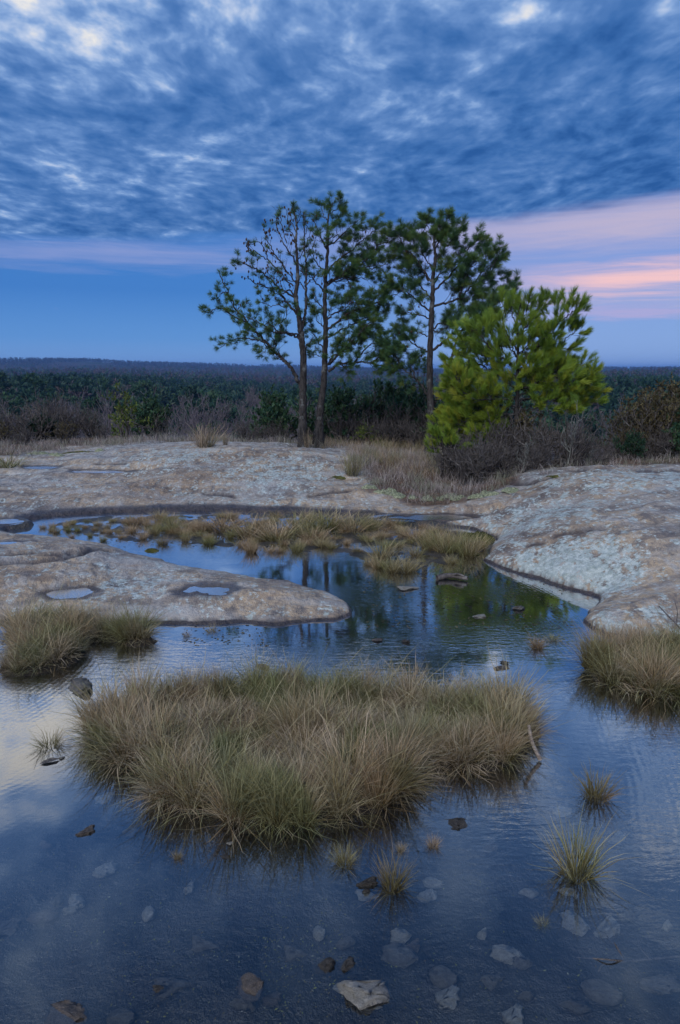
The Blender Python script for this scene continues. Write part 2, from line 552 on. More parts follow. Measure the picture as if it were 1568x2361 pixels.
SOILP = [smooth_poly([onz(u, v, .2)[:2] for u, v in pl], 1) for pl in (
    [(790, 1060), (830, 1105), (880, 1140), (960, 1150), (1060, 1150), (1170, 1135), (1210, 1115), (1300, 1100), (1320, 1060), (1200, 1040), (1000, 1030), (850, 1035)],
    [(-200, 1075), (0, 1078), (60, 1060), (130, 1050), (250, 1035), (400, 1035), (520, 1030), (690, 1037), (800, 1045), (900, 1040), (900, 1000), (600, 990), (300, 1000), (0, 1010), (-200, 1020)],
    [(1280, 1100), (1340, 1090), (1568, 1088), (1800, 1090), (1800, 1030), (1300, 1040)])]
for pl in SOILP:
    SOIL = np.maximum(SOIL, sstep(sdist(GX, GY, pl) + 0.25 * fbm(GX * 1.5, GY * 1.5, 61, 3), 0.15, -0.2))
SOIL = np.maximum(SOIL, sstep(np.hypot(GX, GY), 17, 22))
SOIL = np.maximum(SOIL, sstep(np.hypot(GX, GY) + .5 * WETN, 12.2, 12.8) * sstep(np.degrees(np.arctan2(GX, GY)), 3, 6))


def granite_mat():
    m, t = material('granite')
    pos = t.n('ShaderNodeNewGeometry').outputs['Position']
    lich, wet, bed, soil, tan = t.attr('lichen'), t.attr('wet'), t.attr('bed'), t.attr('soil'), t.attr('tan')
    zz = t.sep(pos)[2]
    wl = t.m('ADD', 0.006, t.m('MULTIPLY', t.noise(pos, 3.5, 3, 0.6), 0.034))
    shore = t.m('MULTIPLY', t.ss(t.m('SUBTRACT', zz, wl), 0.008, -0.004), t.ss(t.n('ShaderNodeVectorMath', {0: pos}, operation='LENGTH').outputs['Value'], 14.0, 13.0))
    wet = t.m('MAXIMUM', wet, shore)
    big = t.noise(t.map(pos, (0.55, 0.9, 0.8), loc=(4, 2, 0)), 1.0, 3, 0.6, 0.0)
    mid = t.noise(t.map(pos, (5.0, 2.6, 3)), 1.0, 5, 0.68, 0.0)
    sm = t.noise(pos, 17.0, 4, 0.7, 0.0)
    grain = t.noise(pos, 130.0, 2, 0.7)
    base = t.mix(t.ss(t.m('ADD', big, t.m('MULTIPLY', tan, 0.45)), 0.34, 0.66), (0.24, 0.25, 0.265), (0.42, 0.315, 0.205))
    base = t.mix(t.m('MULTIPLY', t.ss(mid, 0.48, 0.62), 0.85), base, (0.43, 0.415, 0.395))
    base = t.mix(t.m('MULTIPLY', t.ss(mid, 0.48, 0.36), 0.9), base, (0.13, 0.112, 0.105))
    dark = t.noise(t.map(pos, (1.0, 2.6, 2), (0, 0, 0.3), (9, 1, 0)), 1.3, 4, 0.65, 0.4)
    base = t.mix(t.m('MULTIPLY', t.ss(dark, 0.52, 0.64), 0.75), base, (0.10, 0.082, 0.078))
    base = t.mix(t.m('MULTIPLY', t.ss(sm, 0.40, 0.66), 0.55), base, (0.11, 0.10, 0.10), 'MIX')
    base = t.mix(t.m('MULTIPLY', t.ss(grain, 0.45, 0.7), 0.30), base, (0.56, 0.51, 0.46))
    strk = t.noise(t.map(pos, (0.5, 3.2, 1), (0, 0, 0.12), (3, 7, 0)), 1.0, 4, 0.6, 0.0)
    base = t.mix(t.m('MULTIPLY', t.ss(strk, 0.50, 0.66), 0.55), base, (0.42, 0.405, 0.39))
    base = t.mix(t.m('MULTIPLY', t.ss(strk, 0.47, 0.34), 0.55), base, (0.15, 0.13, 0.125))
    zone = t.noise(t.map(pos, (0.30, 0.42, 1), loc=(1.3, 8.2, 0)), 1.0, 4, 0.6, 0.0)
    base = t.mix(t.m('MULTIPLY', t.ss(zone, 0.50, 0.62), 0.55), base, t.mix(1.0, base, (0.52, 0.46, 0.44), 'MULTIPLY'))
    rust = t.noise(pos, 2.3, 5, 0.6, 0.0)
    base = t.mix(t.m('MULTIPLY', t.ss(rust, 0.60, 0.74), 0.5), base, (0.36, 0.24, 0.145))
    # crust lichen: pale rosettes, more of them where the attribute is high
    ln = t.noise(t.map(pos, (7.5, 4.0, 5)), 1.0, 5, 0.72, 0.0)
    lv = t.noise(pos, 22.0, 3, 0.65, 0.0)
    lsum = t.m('ADD', t.m('ADD', t.m('MULTIPLY', ln, 0.6), t.m('MULTIPLY', lv, 0.4)), t.m('MULTIPLY', lich, 0.22))
    lmask = t.m('MULTIPLY', t.ss(lsum, 0.575, 0.66), t.ss(wet, 0.9, 0.3))
    lcol = t.mix(t.ss(lv, 0.35, 0.7), (0.32, 0.40, 0.41), (0.55, 0.63, 0.63))
    lcol = t.mix(t.m('MULTIPLY', t.ss(sm, 0.45, 0.62), 0.5), lcol, (0.22, 0.28, 0.25))
    base = t.mix(t.m('MULTIPLY', lmask, 0.85), base, lcol)
    # soil, needles and moss in the hollows behind
    sn = t.noise(pos, 9.0, 6, 0.7)
    scol = t.mix(t.ss(sn, 0.35, 0.65), (0.055, 0.038, 0.026), (0.17, 0.10, 0.065))
    base = t.mix(soil, base, scol)
    # algae-dark wet stain; the cracks get this dark colour too
    wn = t.noise(pos, 12.0, 5, 0.7)
    wcol = t.mix(t.ss(wn, 0.3, 0.7), (0.010, 0.009, 0.013), (0.045, 0.036, 0.046))
    base = t.mix(t.m('MULTIPLY', wet, 0.93), base, wcol)
    # pond bed: dark silt with paler drifts and grit
    bn = t.noise(pos, 1.6, 6, 0.6, 0.5)
    bg_ = t.noise(pos, 45.0, 5, 0.75)
    bcol = t.mix(t.ss(bn, 0.38, 0.66), (0.022, 0.021, 0.020), (0.060, 0.055, 0.050))
    bcol = t.mix(t.m('MULTIPLY', t.ss(bg_, 0.55, 0.75), 0.5), bcol, (0.16, 0.14, 0.11))
    base = t.mix(bed, base, bcol)
    bump = t.m('ADD', t.m('ADD', t.m('MULTIPLY', mid, 1.0), t.m('MULTIPLY', sm, 0.55)), t.m('MULTIPLY', grain, 0.12))
    rough = t.m('SUBTRACT', 0.66, t.m('MULTIPLY', wet, 0.35))
    finish(t, base, rough, bump, 1.0, 0.055, 0.45)
    return m


def forest_floor_mat():
    m, t = material('forest_floor')
    pos = t.n('ShaderNodeNewGeometry').outputs['Position']
    n1 = t.noise(pos, 0.012, 5, 0.6)
    n2 = t.noise(pos, 0.11, 6, 0.7)
    n3 = t.noise(pos, 0.03, 5, 0.65)
    c = t.mix(t.ss(n2, 0.35, 0.65), (0.035, 0.026, 0.026), (0.085, 0.062, 0.058))
    c = t.mix(t.m('MULTIPLY', t.ss(t.m('ADD', t.m('MULTIPLY', n1, .5), t.m('MULTIPLY', n3, .5)), 0.47, 0.56), 0.85), c, (0.018, 0.038, 0.018))
    finish(t, c, 0.95, n2, 1.0, 6.0, 0.05)
    return m


M = {'granite': granite_mat(), 'floor': forest_floor_mat()}
me = mesh_np('ground', np.c_[GX, GY, GZ], quads, M['granite'], True, {'lichen': LICH, 'wet': WET, 'bed': BED, 'soil': SOIL, 'tan': TAN})
me.materials.append(M['floor'])
me.polygons.foreach_set('material_index', (qr > 34).astype(np.int32))
tag(link('ground', me), 'bare granite outcrop sloping off to a wooded valley and far ridges', None, None, 'structure')


# ================================================================== WATER
def water_mat(name='water', rough=0.035):
    m, t = material(name)
    pos = t.n('ShaderNodeNewGeometry').outputs['Position']
    px_, py_, pz_ = t.sep(pos)
    calm = t.noise(t.map(pos, (0.45, 0.8, 1), loc=(2.2, 5.1, 0)), 1.0, 3, 0.5)
    rip = t.noise(t.map(pos, (9.0, 26.0, 1), (0, 0, 0.08)), 1.0, 3, 0.55, 0.6)
    rip2 = t.noise(t.map(pos, (22.0, 48.0, 1), (0, 0, -0.2)), 1.0, 2, 0.5, 0.4)
    wv_ = t.n('ShaderNodeTexWave', {'Scale': 7.5, 'Distortion': 2.2, 'Detail': 2.0, 'Detail Scale': 0.6}, wave_type='RINGS', rings_direction='Z')
    t.set(wv_.inputs['Vector'], t.map(pos, (1, 1, 1), loc=(3.4, -4.6, 0)))
    ringm = t.ss(t.m('ABSOLUTE', px_), 1.1, 1.9)
    h = t.m('ADD', t.m('ADD', t.m('MULTIPLY', rip, 1.0), t.m('MULTIPLY', rip2, 0.35)), t.m('MULTIPLY', t.m('MULTIPLY', wv_.outputs[1], ringm), 0.22))
    near = t.ss(py_, 2.0, 4.6)
    amp = t.m('MULTIPLY', t.m('ADD', 0.12, t.m('MULTIPLY', near, 0.95)), t.m('ADD', 0.10, t.m('MULTIPLY', t.ss(calm, 0.40, 0.62), 1.15)))
    amp = t.m('MULTIPLY', amp, t.m('SUBTRACT', 1.0, t.m('MULTIPLY', t.ss(py_, 4.6, 5.8), 0.55)))
    h = t.m('MULTIPLY', h, amp)
    bn = t.n('ShaderNodeBump', {'Strength': 0.26, 'Distance': 0.010, 'Height': h})
    lw = t.n('ShaderNodeLayerWeight', {'Blend': 0.5, 'Normal': bn.outputs[0]}).outputs['Facing']
    fr = t.m('ADD', 0.025, t.m('MULTIPLY', t.ss(lw, 0.15, 0.95), 0.975), clamp=True)
    gl = t.n('ShaderNodeBsdfGlossy', {'Color': (0.97, 0.98, 1.0), 'Roughness': rough, 'Normal': bn.outputs[0]})
    tr = t.n('ShaderNodeBsdfTransparent', {'Color': (0.84, 0.89, 0.92)})
    mx = t.n('ShaderNodeMixShader', {0: fr, 1: tr.outputs[0], 2: gl.outputs[0]})
    t.t.links.new(mx.outputs[0], t.n('ShaderNodeOutputMaterial').inputs[0])
    return m


M['water'] = water_mat()
M['puddle'] = water_mat('puddle_water', 0.22)
gx, gy = np.meshgrid(np.linspace(-9, 10, 191), np.linspace(-1.2, 11.5, 128))
keep = sdist(gx, gy, POND) < 0.32
gi = np.arange(gx.size).reshape(gx.shape)
q = np.stack([gi[:-1, :-1], gi[:-1, 1:], gi[1:, 1:], gi[1:, :-1]], -1).reshape(-1, 4)
q = q[keep.ravel()[q].all(1)]
used, inv = np.unique(q, return_inverse=True)
me = mesh_np('water', np.c_[gx.ravel()[used], gy.ravel()[used], np.zeros(len(used))], inv.reshape(-1, 4), M['water'], True)
tag(link('water', me), 'shallow clear rock pool reflecting the dusk sky', None, None, 'structure')
for p, (_, a, b, lab) in zip(PUDDLES, PUD_IN):
    n = 28
    V = [(0, 0, 0)] + [(1.25 * a * math.cos(k / n * 2 * math.pi), 1.25 * b * math.sin(k / n * 2 * math.pi), 0) for k in range(n)]
    me = mesh_np('puddle', V, np.array([(0, 1 + k, 1 + (k + 1) % n) for k in range(n)]), M['puddle'])
    tag(link('puddle', me, None, (p[0], p[1], p[2] - 0.013)), lab, None, 'puddles on the granite', 'structure')


# ================================================================== PLANT BUILDERS
def catmull(P, n=6):
    P = np.asarray(P, float)
    if len(P) < 3:
        return np.linspace(P[0], P[-1], n + 1)
    Q = np.vstack([2 * P[0] - P[1], P, 2 * P[-1] - P[-2]])
    out = []
    for i in range(1, len(Q) - 2):
        p0, p1, p2, p3 = Q[i - 1:i + 3]
        for k in range(n):
            t = k / n
            out.append(0.5 * ((2 * p1) + (-p0 + p2) * t + (2 * p0 - 5 * p1 + 4 * p2 - p3) * t * t + (-p0 + 3 * p1 - 3 * p2 + p3) * t ** 3))
    out.append(P[-1])
    return np.array(out)


class Tubes:
    """collects tapered tubes and builds them as one mesh"""

    def __init__(s):
        s.V, s.F, s.n = [], [], 0

    def add(s, P, r, sides=5):
        P = np.asarray(P, float)
        r = np.asarray(r, float) if np.ndim(r) else np.full(len(P), r)
        T = np.gradient(P, axis=0)
        T /= np.linalg.norm(T, axis=1)[:, None] + 1e-9
        up = np.where(np.abs(T[:, 2:3]) > 0.9, np.array([[1.0, 0, 0]]), np.array([[0, 0, 1.0]]))
        A = np.cross(T, up)
        A /= np.linalg.norm(A, axis=1)[:, None] + 1e-9
        B = np.cross(T, A)
        th = np.arange(sides) / sides * 2 * math.pi
        ring = P[:, None] + r[:, None, None] * (np.cos(th)[None, :, None] * A[:, None] + np.sin(th)[None, :, None] * B[:, None])
        s.V.append(ring.reshape(-1, 3))
        m = len(P)
        i = np.arange(m * sides).reshape(m, sides) + s.n
        j = np.roll(i, -1, 1)
        s.F.append(np.stack([i[:-1], j[:-1], j[1:], i[1:]], -1).reshape(-1, 4))
        s.n += m * sides

    def mesh(s, name, mat):
        return mesh_np(name, np.vstack(s.V), np.vstack(s.F), mat, True)


def unit(v):
    v = np.asarray(v, float)
    return v / (np.linalg.norm(v, axis=-1, keepdims=True) + 1e-9)


def needles(pos, dirs, length, count, width, spread, g, brush=0.5, hue=None):
    """needle tufts: for each tuft (pos, dir) a brush of thin needles; returns V, F, attr"""
    n = len(pos)
    L = np.broadcast_to(np.asarray(length, float), (n,))
    d = np.repeat(unit(dirs), count, 0)
    t = g.random(n * count)
    rnd = unit(g.normal(size=(n * count, 3)))
    side = unit(rnd - (rnd * d).sum(1, keepdims=True) * d)
    ang = spread * (0.35 + 0.65 * g.random(n * count)) * (1.15 - 0.55 * t)
    nd = unit(d * np.cos(ang)[:, None] + side * np.sin(ang)[:, None])
    Lr = np.repeat(L, count)
    base = np.repeat(pos, count, 0) + d * (t * brush * Lr)[:, None]
    ln = Lr * (0.65 + 0.4 * g.random(n * count))
    tip = base + nd * ln[:, None] + np.array([0, 0, -1.0]) * (0.10 * ln)[:, None] * g.random(n * count)[:, None]
    wv_ = unit(np.cross(nd, unit(g.normal(size=(n * count, 3))))) * (width * (0.7 + 0.6 * g.random(n * count)))[:, None]
    midp = base * 0.45 + tip * 0.55 + np.array([0, 0, 1.0]) * (0.03 * ln)[:, None]
    V = np.stack([base - wv_ * 0.6, base + wv_ * 0.6, midp + wv_, tip], 1).reshape(-1, 3)
    k = np.arange(n * count)[:, None] * 4
    F = np.vstack([k + np.array([[0, 1, 2]]), k + np.array([[0, 2, 3]])])
    h = g.random(n) if hue is None else hue
    at = np.zeros((n * count * 4, 4), np.float32)
    at[:, 0] = np.repeat(h, count * 4)
    at[:, 1] = np.tile([0, 0, .6, 1], n * count)
    at[:, 2] = np.repeat(g.random(n * count), 4)
    at[:, 3] = 1
    return V, F, at


def blades(N, radius, length, lean, g, width=0.0022, droop=0.5, flop=0.0, ell=1.0):
    """a tussock of arching blades round the origin; returns V, F, attr (r random, g along the blade, b straw)"""
    a = g.random(N) * 2 * math.pi
    rad = radius * np.sqrt(g.random(N))
    b0 = np.c_[rad * np.cos(a), rad * np.sin(a) * ell, np.zeros(N) - 0.01]
    az_ = a + g.normal(size=N) * 0.9
    ln = length * np.clip(g.normal(0.85, 0.26, N), 0.3, 1.5)
    th = np.clip(lean * (0.25 + rad / (radius + 1e-6)) * 0.75 + g.normal(size=N) * 0.20, -0.3, 1.45)
    fl = g.random(N) < flop
    th = np.where(fl, th + 0.7 + 0.4 * g.random(N), th)
    hd = np.c_[np.cos(az_), np.sin(az_), np.zeros(N)]
    up = np.array([0, 0, 1.0])
    dr = droop * (0.4 + 1.1 * g.random(N))
    pts = [b0]
    cur = b0.copy()
    ts = [0, .3, .55, .8, 1.0]
    for k in range(1, 5):
        seg = (ts[k] - ts[k - 1]) * ln
        angk = th + dr * ts[k] ** 1.6
        dirk = hd * np.sin(angk)[:, None] + up * np.cos(angk)[:, None]
        cur = cur + dirk * seg[:, None] + g.normal(size=(N, 3)) * (0.030 * ln)[:, None] * (k > 1)
        pts.append(cur.copy())
    tw = g.random(N) * math.pi
    sd_ = np.c_[np.cos(tw), np.sin(tw), np.zeros(N)]
    wb = width * (0.6 + 0.8 * g.random(N))
    V = []
    for k, f in enumerate((0.8, 1.0, 0.85, 0.6)):
        V += [pts[k] - sd_ * (wb * f)[:, None], pts[k] + sd_ * (wb * f)[:, None]]
    V.append(pts[4])
    V = np.stack(V, 1).reshape(-1, 3)
    V[:, 2] = np.maximum(V[:, 2], -0.012)
    k = np.arange(N)[:, None] * 9
    Q = np.vstack([k + np.array([[0, 1, 3, 2]]), k + np.array([[2, 3, 5, 4]]), k + np.array([[4, 5, 7, 6]])])
    T = k + np.array([[6, 7, 8]])
    at = np.zeros((N * 9, 4), np.float32)
    at[:, 0] = np.repeat(g.random(N), 9)
    at[:, 1] = np.tile([0, 0, .3, .3, .55, .55, .8, .8, 1.0], N)
    at[:, 2] = np.repeat(g.random(N), 9)
    at[:, 3] = 1
    return V, [Q, T], at


def needle_mat(name, cols, straw=(0.20, 0.17, 0.03), vary=0.0):
    m, t = material(name)
    at = t.n('ShaderNodeSeparateColor', {0: t.attr('tint', 'Color')}).outputs
    c = t.ramp(at[0], [(0.0, cols[0]), (0.45, cols[1]), (0.8, cols[2]), (1.0, straw)])
    c = t.mix(t.m('MULTIPLY', at[2], 0.28), c, (0.02, 0.035, 0.015))
    if vary:
        c = t.mix(t.m('MULTIPLY', t.n('ShaderNodeObjectInfo').outputs['Random'], vary), c, t.mix(1.0, c, (0.48, 0.55, 0.62), 'MULTIPLY'))
    finish(t, c, 0.55, spec=0.25, trans=0.25)
    return m


def grass_mat(name, low, mid, tip, pale, oi=True):
    m, t = material(name)
    at = t.n('ShaderNodeSeparateColor', {0: t.attr('tint', 'Color')}).outputs
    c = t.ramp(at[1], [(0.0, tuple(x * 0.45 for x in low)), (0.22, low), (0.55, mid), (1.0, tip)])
    c = t.mix(t.ss(at[0], 0.40, 0.88), c, pale)
    if oi:
        rnd = t.n('ShaderNodeObjectInfo').outputs['Random']
        c = t.mix(t.m('MULTIPLY', t.ss(rnd, 0.5, 0.95), 0.5), c, t.mix(1.0, c, (0.55, 0.74, 0.50), 'MULTIPLY'))
        c = t.mix(t.m('MULTIPLY', t.ss(rnd, 0.45, 0.05), 0.6), c, t.mix(1.0, c, (0.58, 0.50, 0.42), 'MULTIPLY'))
    pos = t.n('ShaderNodeNewGeometry').outputs['Position']
    c = t.mix(t.m('MULTIPLY', t.ss(t.noise(pos, 2.4, 3, 0.5), 0.45, 0.60), 0.75), c, t.mix(1.0, c, (0.50, 0.66, 0.42), 'MULTIPLY'))
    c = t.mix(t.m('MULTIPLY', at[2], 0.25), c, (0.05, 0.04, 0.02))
    finish(t, c, 0.6, spec=0.2, trans=0.22)
    return m


def bark_mat(name, c1, c2, c3, scale=1.0):
    m, t = material(name)
    pos = t.n('ShaderNodeTexCoord').outputs['Object']
    n1 = t.noise(t.map(pos, (26 * scale, 26 * scale, 7 * scale)), 1.0, 6, 0.65, 0.6)
    n2 = t.noise(pos, 5.0 * scale, 5, 0.6)
    c = t.mix(t.ss(n1, 0.35, 0.62), c1, c2)
    c = t.mix(t.m('MULTIPLY', t.ss(n2, 0.54, 0.66), 0.7), c, c3)
    finish(t, c, 0.9, n1, 1.0, 0.02, 0.15)
    return m


M['pine_bark'] = bark_mat('pine_bark', (0.018, 0.017, 0.018), (0.054, 0.050, 0.050), (0.14, 0.15, 0.152))
M['twig'] = bark_mat('dark_twig', (0.055, 0.050, 0.050), (0.125, 0.113, 0.110), (0.22, 0.21, 0.205))
M['pale_twig'] = bark_mat('lichen_twig', (0.09, 0.09, 0.085), (0.22, 0.235, 0.225), (0.33, 0.36, 0.34), 2.0)
M['grey_twig'] = bark_mat('bare_tree_twig', (0.085, 0.075, 0.088), (0.15, 0.132, 0.150), (0.18, 0.165, 0.18), 0.2)
M['needle'] = needle_mat('pine_needle', [(0.045, 0.105, 0.055), (0.068, 0.150, 0.058), (0.105, 0.19, 0.052)], (0.17, 0.21, 0.05))
M['needle_bright'] = needle_mat('young_pine_needle', [(0.12, 0.22, 0.042), (0.19, 0.30, 0.040), (0.28, 0.37, 0.042)], (0.37, 0.37, 0.042))
M['needle_far'] = needle_mat('far_pine_needle', [(0.032, 0.085, 0.060), (0.052, 0.125, 0.066), (0.075, 0.150, 0.066)], (0.095, 0.14, 0.07), 1.0)  # green paled towards blue in the colour itself, imitating haze
M['cone'] = bark_mat('cone', (0.03, 0.02, 0.015), (0.09, 0.055, 0.035), (0.12, 0.08, 0.05), 4.0)
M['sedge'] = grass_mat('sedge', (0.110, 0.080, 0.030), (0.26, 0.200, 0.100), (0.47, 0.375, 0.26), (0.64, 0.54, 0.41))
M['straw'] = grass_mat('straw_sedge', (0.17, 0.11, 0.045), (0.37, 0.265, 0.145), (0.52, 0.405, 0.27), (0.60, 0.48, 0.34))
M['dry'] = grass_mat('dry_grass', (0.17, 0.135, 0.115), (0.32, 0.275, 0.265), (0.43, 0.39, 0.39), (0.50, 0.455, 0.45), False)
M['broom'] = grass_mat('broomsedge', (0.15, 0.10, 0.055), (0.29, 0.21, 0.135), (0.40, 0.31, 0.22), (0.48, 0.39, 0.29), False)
M['leaf_brown'] = needle_mat('brown_leaf', [(0.060, 0.045, 0.028), (0.090, 0.070, 0.038), (0.125, 0.105, 0.05)], (0.20, 0.175, 0.09))
M['leaf_green'] = needle_mat('green_leaf', [(0.07, 0.11, 0.025), (0.10, 0.15, 0.03), (0.15, 0.19, 0.04)], (0.24, 0.26, 0.07))


# ================================================================== THE PINES
def crop1(x, y):                       # picture coordinates of the two enlarged views the limbs were measured in
    return ((x / 2.904 + 480) * 0.92235, (y / 2.904 + 460) * 0.92235)


def crop2(x, y):
    return ((x / 2.8 + 960) * 0.92235, (y / 2.8 + 500) * 0.92235)


def build_pine(name, Y, conv, trunks, limbs, foliage, seed, label, mats=('pine_bark', 'needle'), base_z=None, sub=(0.30, 0.55), tuft=0.16, cnt=70,
               nw=0.0022, depth=0.55, density=1.0, bare=(), cones=0, spread=1.15, upward=0.35, brush=0.5, dens_limb=9.0, extra=0):
    g = np.random.default_rng(seed)
    bx, by = conv(*trunks[0][0][0])
    b = ony(bx, by, Y)
    root_z = hz(b.x, Y) if base_z is None else base_z
    origin = np.array([b.x, Y, root_z])
    root = bpy.data.objects.new(name, None)
    COL.objects.link(root)
    root.location = origin

    def to3(pts, y0=0.0, y1=0.0):
        n = len(pts)
        out = []
        for i, p in enumerate(pts):
            yy = Y + y0 + (y1 - y0) * (i / max(n - 1, 1)) ** 1.2
            q = ony(*conv(*p), yy)
            out.append((q.x, q.y, q.z))
        return np.array(out) - origin
    tuft_p, tuft_d, tuft_w = [], [], []
    for ti, (pts, r0, r1) in enumerate(trunks):
        P = catmull(to3(pts, 0.0 if ti == 0 else 0.02, 0.0 if ti == 0 else g.uniform(-.15, .15)), 8)
        if ti == 0:
            P[:4, 2] = np.linspace(-0.12, P[4, 2], 4, endpoint=False)
        t = np.linspace(0, 1, len(P))
        rad = r0 + (r1 - r0) * t ** 0.85
        if ti == 0:
            rad = rad * (1 + 0.45 * np.exp(-t * 22))
        P = P + g.normal(size=P.shape) * 0.006
        tb = Tubes()
        tb.add(P, rad, 10)
        link('trunk', tb.mesh('trunk', M[mats[0]]), root)
        if foliage:
            k = P[int(len(P) * 0.9):]
            for q in k[::2]:
                tuft_p.append(q)
                tuft_d.append(unit(np.array([0, 0, 1.0]) + g.normal(size=3) * .5))
                tuft_w.append(1.0)
    cone_pos = []
    allimbs = list(limbs)
    # more limbs than the picture's outline shows: some reach towards and away from the viewer
    for e in range(extra):
        src = limbs[g.integers(len(limbs))]
        p0 = np.array(src[0][0], float)
        k = g.uniform(.35, .75)
        pts = [tuple(p0 + (np.array(q) - p0) * k + (0, g.uniform(-30, 20) if i else 0)) for i, q in enumerate(src[0])]
        allimbs.append((pts, src[1] * .8, *src[2:3], g.choice([-1, 1]) * g.uniform(.7, 1.3)))
    for li, lb in enumerate(allimbs):
        pts, r0 = lb[0], lb[1]
        fol = lb[2] if len(lb) > 2 else 1.0
        dsc = lb[3] if len(lb) > 3 else None
        C = to3(pts)
        Lm = np.linalg.norm(np.diff(C, axis=0), axis=1).sum()
        dep = (g.uniform(-1, 1) if dsc is None else dsc) * depth * Lm
        P = catmull(to3(pts, 0.0, dep), 6)
        P[1:-1] += g.normal(size=P[1:-1].shape) * 0.012
        t = np.linspace(0, 1, len(P))
        tb = Tubes()
        tb.add(P, r0 * (1 - 0.82 * t) + 0.0035, 6)
        limb = link('limb', tb.mesh('limb', M[mats[0]]), root)
        twigs = Tubes()
        tan = unit(np.gradient(P, axis=0))
        nsub = max(3, int(Lm * dens_limb * density))
        for s in range(nsub):
            u = 0.18 + 0.82 * (s + g.random()) / nsub
            i = min(int(u * (len(P) - 1)), len(P) - 1)
            side = unit(np.cross(tan[i], g.normal(size=3)))
            dd = unit(tan[i] * g.uniform(.35, .9) + side * g.uniform(.5, 1.0) + np.array([0, 0, g.uniform(0.0, 0.5)]))
            sl = g.uniform(*sub) * (1.1 - 0.55 * u) * min(1.0, 0.5 + Lm * 0.45)
            e = P[i] + dd * sl
            mid_ = P[i] + dd * sl * .5 + np.array([0, 0, -0.03 * sl])
            e = e + np.array([0, 0, 0.12 * sl])
            br = catmull([P[i], mid_, e], 3)
            rb = max(0.0032, 0.30 * r0 * (1 - .6 * u))
            twigs.add(br, np.linspace(rb, 0.0025, len(br)), 4)
            ends = [(e, unit(e - mid_))]
            for k in range(2 if sl > 0.2 else 1):
                j = br[g.integers(2, len(br))]
                d2 = unit(dd + g.normal(size=3) * .65 + np.array([0, 0, .25]))
                e2 = j + d2 * sl * g.uniform(.35, .6)
                twigs.add(np.array([j, (j + e2) / 2 + g.normal(size=3) * .008, e2]), np.array([.0035, .003, .0022]), 3)
                ends.append((e2, d2))
            for (q, dq) in ends:
                if g.random() < fol:
                    tuft_p.append(q)
                    tuft_d.append(unit(dq + np.array([0, 0, upward]) + g.normal(size=3) * .22))
                    tuft_w.append(g.uniform(.75, 1.15))
                elif cones and g.random() < 0.8:
                    cone_pos.append(q)
            if fol < 0.3 and cones and g.random() < .3:
                cone_pos.append(br[2])
        link('twigs', twigs.mesh('twigs', M[mats[0]]), limb)['kind'] = 'stuff'
        if g.random() < fol + .2:
            tuft_p.append(P[-1])
            tuft_d.append(unit(tan[-1] + np.array([0, 0, upward])))
            tuft_w.append(1.1)
    if tuft_p:
        tp, td, tw = np.array(tuft_p), np.array(tuft_d), np.array(tuft_w)
        if callable(foliage):
            hue = foliage(tp + origin, g)
        else:
            hue = g.random(len(tp)) * 0.95
        V, Fc, at = needles(tp, td, tuft * tw, cnt, nw, spread, g, brush, hue)
        crown = link('crown', mesh_np('crown', V, Fc, M[mats[1]], False, {'tint': at}), root)
    if cone_pos:
        bm = bmesh.new()
        for c in cone_pos[:cones]:
            mt = Matrix.Translation(Vector(c) - Vector((0, 0, .025))) @ Matrix.Rotation(g.uniform(-.6, .6), 4, 'X') @ Matrix.Diagonal((.018, .018, .030, 1))
            bmesh.ops.create_icosphere(bm, subdivisions=1, radius=1.0, matrix=mt)
        me_ = bpy.data.meshes.new('cones')
        bm.to_mesh(me_)
        bm.free()
        me_.materials.append(M['cone'])
        o = link('cones', me_, root)
        o['kind'] = 'stuff'
    tag(root, label, 'pine tree', 'pines at the edge of the granite')
    return root


